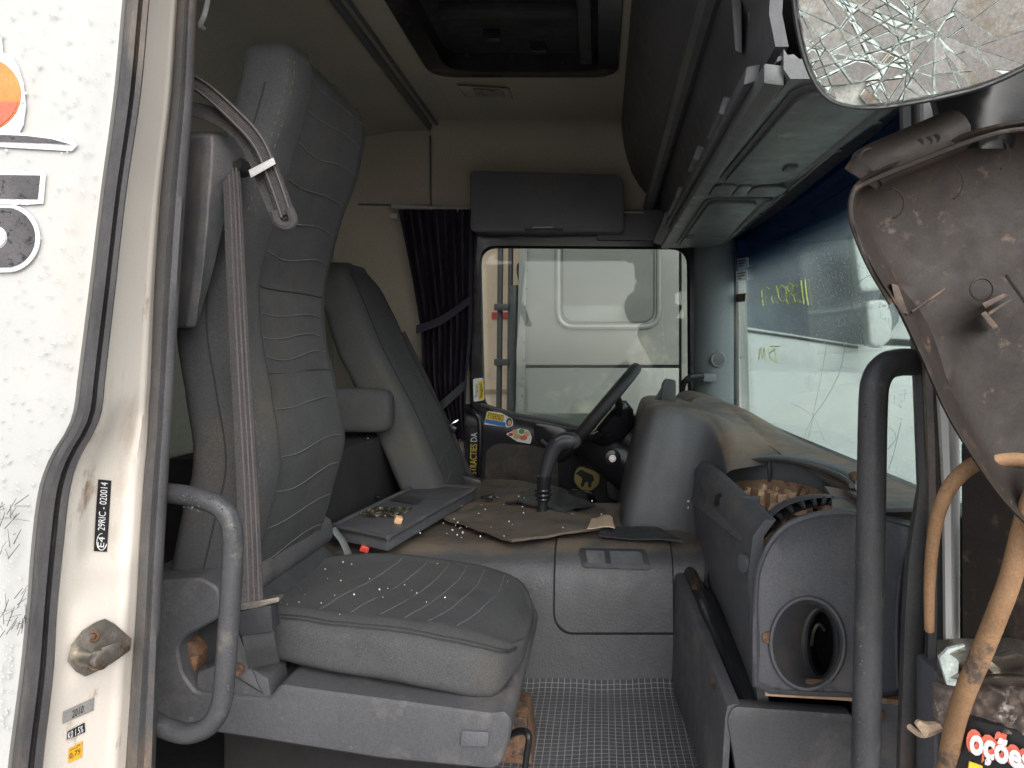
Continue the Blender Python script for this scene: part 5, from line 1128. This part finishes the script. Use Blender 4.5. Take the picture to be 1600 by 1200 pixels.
b = MB(); b.hexa([P(1392,442,.848), P(1404,446,.848), P(1420,492,.848), P(1402,488,.848)], [P(1392,442,.89), P(1404,446,.89), P(1420,492,.89), P(1402,488,.89)]); b.build('edge_clip', M['shelldust'], ms, bevel=.002)
b = MB(); b.tube([P(1424,488,.875), P(1450,470,.887), P(1476,452,.893)], .0018, 5); b.build('stress_ridge', M['shelldust'], ms)
b = MB(); b.tube([P(1572,430,.885), P(1606,478,.885), P(1640,520,.885)], .0022, 5); b.build('stress_ridge', M['shell'], ms)
# neck joining the two mirrors
b = MB(); rings = []
for y, l, r_ in ((100,1440,1680),(140,1446,1660),(170,1456,1640),(205,1462,1620),(232,1470,1600)):
    rings.append([P(l, y, .93), P(l+10, y, .905), P(l+60, y, .885), P((l+r_)/2, y, .88), P(r_-30, y, .89), P(r_, y, .93), P(r_, y, 1.0), P(l, y, 1.0)])
b.loft(rings); b.build('neck', M['gloss'], ms, ang=60)

# upper mirror: shattered (its top leans towards the yard, so it reflects the ground)
um = root('shattered_mirror', P(1430, 160, .78), 'shattered mirror with cracked glass in black housing at top right', 'mirror')
uo = [Vector((x, 0, y)) for x, y in [(1234,-40),(1236,0),(1242,45),(1252,88),(1268,128),(1290,156),(1322,169),(1370,172),(1430,164),(1490,152),(1540,138),(1590,116),(1640,85),(1680,20),(1690,-80),(1640,-200),(1450,-240),(1290,-210),(1240,-120)]]
uo = spline(uo + [uo[0]], 4)[:-1]; uo = [(p.x, p.z) for p in uo]; mc = (1455, -30)
TLT = math.tan(R(19))*.78/F
def PU(x, y, d): return P(x, y, d - (172 - y)*TLT)
def wobu(l, d): return [PU(x, y, d) for x, y in l]
b = MB(); b.loft([wobu(inset(uo, 40), .90), wobu(uo, .83), wobu(uo, .775), wobu(inset(uo, 3), .770), wobu(inset(uo, 6), .772), wobu(inset(uo, 8), .782), wobu(inset(uo, 60), .784)], True, True); b.build('housing', M['black'], um, ang=50)
ui = inset(uo, 7)
crazed = mat('crazed_backing', (.34,.35,.32), .35, var=.35, vs=40, bump=.6, bs=120, dirt=[((.28,.19,.13), .5, .7, 9), ((.6,.66,.63), .58, .66, 60)])
b = MB(); b.slab([PU(x, y, .7815) for x, y in ui], (0,.001,0)); b.build('glass_backing', crazed, um, smoothed=False)
def cut(poly, p, nrm):
    out = []
    for i in range(len(poly)):
        a, c = poly[i], poly[(i+1) % len(poly)]; da_, dc = (a[0]-p[0])*nrm[0]+(a[1]-p[1])*nrm[1], (c[0]-p[0])*nrm[0]+(c[1]-p[1])*nrm[1]
        if da_ <= 0: out.append(a)
        if da_*dc < 0:
            t = da_/(da_-dc); out.append((a[0]+(c[0]-a[0])*t, a[1]+(c[1]-a[1])*t))
    return out
def area(q): return abs(sum(q[i-1][0]*q[i][1]-q[i][0]*q[i-1][1] for i in range(len(q))))/2
rnd = random.Random(77); io = inset(uo, 9)
polys = [cut(cut(cut(io, (0,-70), (0,-1)), (1665,0), (1,0)), (1232,0), (-1,0))]
lines = []
for hx, hy, angs in ((1462,55,(22,33,48,64,95,118,150,172,-14)), (1418,112,(12,40,70,100,128,160)), (1545,108,(28,55,90,172,8))):
    for a in angs: lines.append((hx + rnd.uniform(-2,2), hy + rnd.uniform(-2,2), R(a + rnd.uniform(-4,4)), .8))
for _ in range(38): lines.append((rnd.uniform(1240,1430), rnd.uniform(-50,160), R(rnd.choice([rnd.gauss(36,7), rnd.gauss(66,8), rnd.gauss(-40,14)])), .62))
for lx, ly, a, pr in lines:
    nx, ny = -math.sin(a), math.cos(a); out = []
    for q in polys:
        gx = sum(p[0] for p in q)/len(q)
        ds_ = [(p[0]-lx)*nx + (p[1]-ly)*ny for p in q]
        if min(ds_) < -1.5 and max(ds_) > 1.5 and area(q) > (45 if gx < 1440 else 700) and rnd.random() < (pr if gx < 1500 else pr*.45):
            for sg_ in (1, -1):
                h_ = cut(q, (lx, ly), (nx*sg_, ny*sg_))
                if len(h_) >= 3 and area(h_) > 4: out.append(h_)
        else: out.append(q)
    polys = out
polys.sort(key=area, reverse=True)
mirr = mat('mirror_silver', (.62, .61, .59), .05, metal=1.0, var=.05, rvar=.03)
mirr2 = mat('hazed_mirror', (.55, .55, .52), .22, metal=.8, var=.15, vs=30, dirt=[((.33,.26,.19), .5, .75, 14)])
for q in polys[:290]:
    gx, gy = sum(p[0] for p in q)/len(q), sum(p[1] for p in q)/len(q)
    if 1308 < gx < 1352 and gy > 128: continue            # fallen-out corner
    gap = rnd.uniform(.5, 1.7) if gx < 1440 else rnd.uniform(.3, 1.0)
    sh_ = []
    for x, y in q:
        l_ = math.hypot(gx-x, gy-y); kk = min(.4, gap/max(l_, .1)); sh_.append((lerp(x, gx, kk), lerp(y, gy, kk)))
    tx, ty = rnd.gauss(0, .035), rnd.gauss(0, .035)
    if gx > 1470: tx *= .4; ty *= .4
    bz = [PU(x, y, .7785) + Vector((0, ((x-gx)*tx + (y-gy)*ty)*.78/F, 0)) for x, y in sh_]
    c0 = sum(bz, Vector())/len(bz); n_ = len(bz); bw = rnd.uniform(.0005, .0024) if gx < 1480 else rnd.uniform(.0004,.001)
    b = MB(); top_ = [lerp(p, c0, min(.4, bw/max((p-c0).length, 1e-4))) + Vector((0,-.0022,0)) for p in bz]
    b.add(bz + top_, [tuple(range(n_, 2*n_))] + [(k, (k+1) % n_, n_+(k+1) % n_, n_+k) for k in range(n_)])
    o = b.build('shard', mirr if rnd.random() < .55 else mirr2, um, smoothed=False)
    o.data.materials.append(M['crack'])
    big = max(o.data.polygons, key=lambda pl: pl.area)
    for pl in o.data.polygons: pl.material_index = 0 if pl.normal.dot(big.normal) > .97 else 1

# ================================================================== GLASS CRUMBS (too many to count)
b = MB(); rnd = random.Random(15)
def crumb(p, s):
    s *= .72; b.box(p + Vector((0,0,s*.4)), (s, s*rnd.uniform(.6,1), s*rnd.uniform(.5,.9)), (rnd.random()*3, rnd.random()*3, rnd.random()*3))
for _ in range(30): crumb(T(rnd.gauss(790, 70), rnd.uniform(772, 838), .022), rnd.uniform(.003, .006))
for _ in range(13): crumb(T(rnd.uniform(560, 760), rnd.uniform(815, 842), .012), rnd.uniform(.002, .006))
for _ in range(22):
    x, y = rnd.gauss(-.48, .07), rnd.gauss(.0, .09)
    if -.62 < x < -.2 and abs(y) < .22: crumb(ctop(x, y), rnd.uniform(.0012, .0042))
for _ in range(6): crumb(ctop(rnd.uniform(-.62,-.57), rnd.uniform(-.2,-.05)), rnd.uniform(.001,.003))
tag(b.build('glass_crumbs', M['crumb'], None, smoothed=False), 'white crumbs of broken window glass scattered on seat and tunnel', 'glass crumbs', kind='stuff')

# ================================================================== NEIGHBOURS OUTSIDE
NY = 5.2
nb_ = root('neighbour_cab', (0.1, 5.8, 0), 'pale grey side of a parked cab seen through the side window', 'truck')
def nbox(name, pts, m, y0=NY, y1=NY+.08, bevel=.006): b = MB(); b.prism(pts, NY, y0, y1); return b.build(name, m, nb_, bevel=bevel)
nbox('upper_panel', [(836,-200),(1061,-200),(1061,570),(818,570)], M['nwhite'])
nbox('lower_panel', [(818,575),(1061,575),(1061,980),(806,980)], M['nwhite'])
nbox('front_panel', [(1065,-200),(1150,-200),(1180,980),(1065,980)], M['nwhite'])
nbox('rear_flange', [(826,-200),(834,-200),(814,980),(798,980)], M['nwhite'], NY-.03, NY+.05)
nbox('inner_body', [(830,-200),(1145,-200),(1170,980),(806,980)], M['nseam'], NY+.075, NY+2.3, 0)
wq = roundpoly([(872,200),(1030,200),(1030,511),(872,511)], 26, 6)
b = MB(); b.tube([P(x, y, NY-.006) for x, y in wq + wq[:1]], .018, 8, False, flat=1); wf = b.build('window_surround', M['nwhite'], nb_)
b = MB(); b.slab([P(x, y, NY-.003) for x, y in roundpoly([(877,200),(1024,200),(1024,505),(877,505)], 22, 6)], (0,.004,0)); b.build('blind_pane', M['npane'], wf)
b = MB(); pq = roundpoly([(879,204),(1022,204),(1022,503),(879,503)], 22, 6); b.tube([P(x, y, NY-.005) for x, y in pq + pq[:1]], .0035, 5, False); b.build('pane_seal', M['nseam'], wf)
for k in range(14):
    b = MB(); b.cyl(P(822-k*1.2+3, 395+k*28, NY-.038), P(822-k*1.2+3, 395+k*28, NY-.03), .006, 6); b.build('rivet', M['nseam'], nb_)
ex = root('exhaust_stack', (-.6, 5.3, 0), 'black vertical pipes and clamps behind the parked cab', 'exhaust pipes')
for px, w_ in ((781,.020),(797,.018)):
    b = MB(); b.tube([P(px+2,-100,5.3), P(px+1,400,5.3), P(px-3,800,5.3)], w_, 12); b.build('pipe', M['black'], ex)
b = MB(); b.tube([P(804,446,5.28), P(804,452,5.28), P(802,640,5.28), P(800,800,5.28)], [.03,.042,.044,.044], 14); b.build('canister', M['black'], ex)
for y in (480, 566):
    b = MB(); b.box(P(784,y,5.27), (.10,.06,.045)); b.build('clamp', M['black'], ex, bevel=.006)
b = MB(); b.tube(spline([P(812,440,5.3), P(809,425,5.3), P(810,413,5.3), P(818,411,5.3)], 5), .009, 8); b.build('hook_pipe', M['black'], ex)
tw_ = root('trailer_wall', (-1.2, 7.3, 0), 'peach coloured trailer wall with red stripe behind the pipes', 'trailer')
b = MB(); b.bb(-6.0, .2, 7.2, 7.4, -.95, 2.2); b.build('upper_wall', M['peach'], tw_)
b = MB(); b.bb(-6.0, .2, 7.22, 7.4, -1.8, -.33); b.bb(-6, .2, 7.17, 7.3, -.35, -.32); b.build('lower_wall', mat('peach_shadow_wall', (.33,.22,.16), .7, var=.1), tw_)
b = MB(); b.hexa([P(768,488,7.18), P(808,488,7.18), P(808,498,7.18), P(768,498,7.18)], [P(768,488,7.19), P(808,488,7.19), P(808,498,7.19), P(768,498,7.19)]); b.build('red_stripe', M['red'], tw_)

wt = root('white_truck', (2.2, 7, 0), 'white truck with dark windscreen and two white mirrors seen through the windshield', 'truck')
WY = 6.5
def wbox(name, pts, m, y0, y1, bevel=.02): b = MB(); b.prism(pts, WY, y0, y1); return b.build(name, m, wt, bevel=bevel, seg=3)
wbox('lower_body', [(1100,578),(1900,588),(1900,1000),(1100,1000)], M['nwhite2'], WY, WY+3)
wbox('waist_panel', [(1100,500),(1340,538),(1900,560),(1900,592),(1100,582)], M['nwhite2'], WY+.03, WY+3)
wbox('windscreen', [(1090,150),(1430,150),(1410,500),(1380,545),(1330,545),(1100,512)], M['nglass'], WY+.06, WY+.12)
wbox('cab_body', [(1080,60),(1900,60),(1900,560),(1100,510)], M['nwhite2'], WY+.13, WY+3)
for q in ([(1310,372),(1348,366),(1362,400),(1362,458),(1322,462)], [(1331,474),(1362,472),(1371,500),(1369,532),(1350,546),(1336,540)]):
    b = MB(); b.prism(roundpoly(q, 9, 4), WY, WY-.35, WY-.2); b.build('mirror_cover', M['nwhite2'], wt, bevel=.03, seg=4)
b = MB(); b.tube([P(1345,380,WY-.1), P(1385,450,WY-.1), P(1352,540,WY-.1)], .03, 8); b.build('mirror_arm', M['black'], wt)
b = MB(); b.tube([P(1150,514,WY+.02), P(1240,527,WY+.02), P(1340,543,WY+.02)], .012, 6); b.build('wiper', M['nseam'], wt)
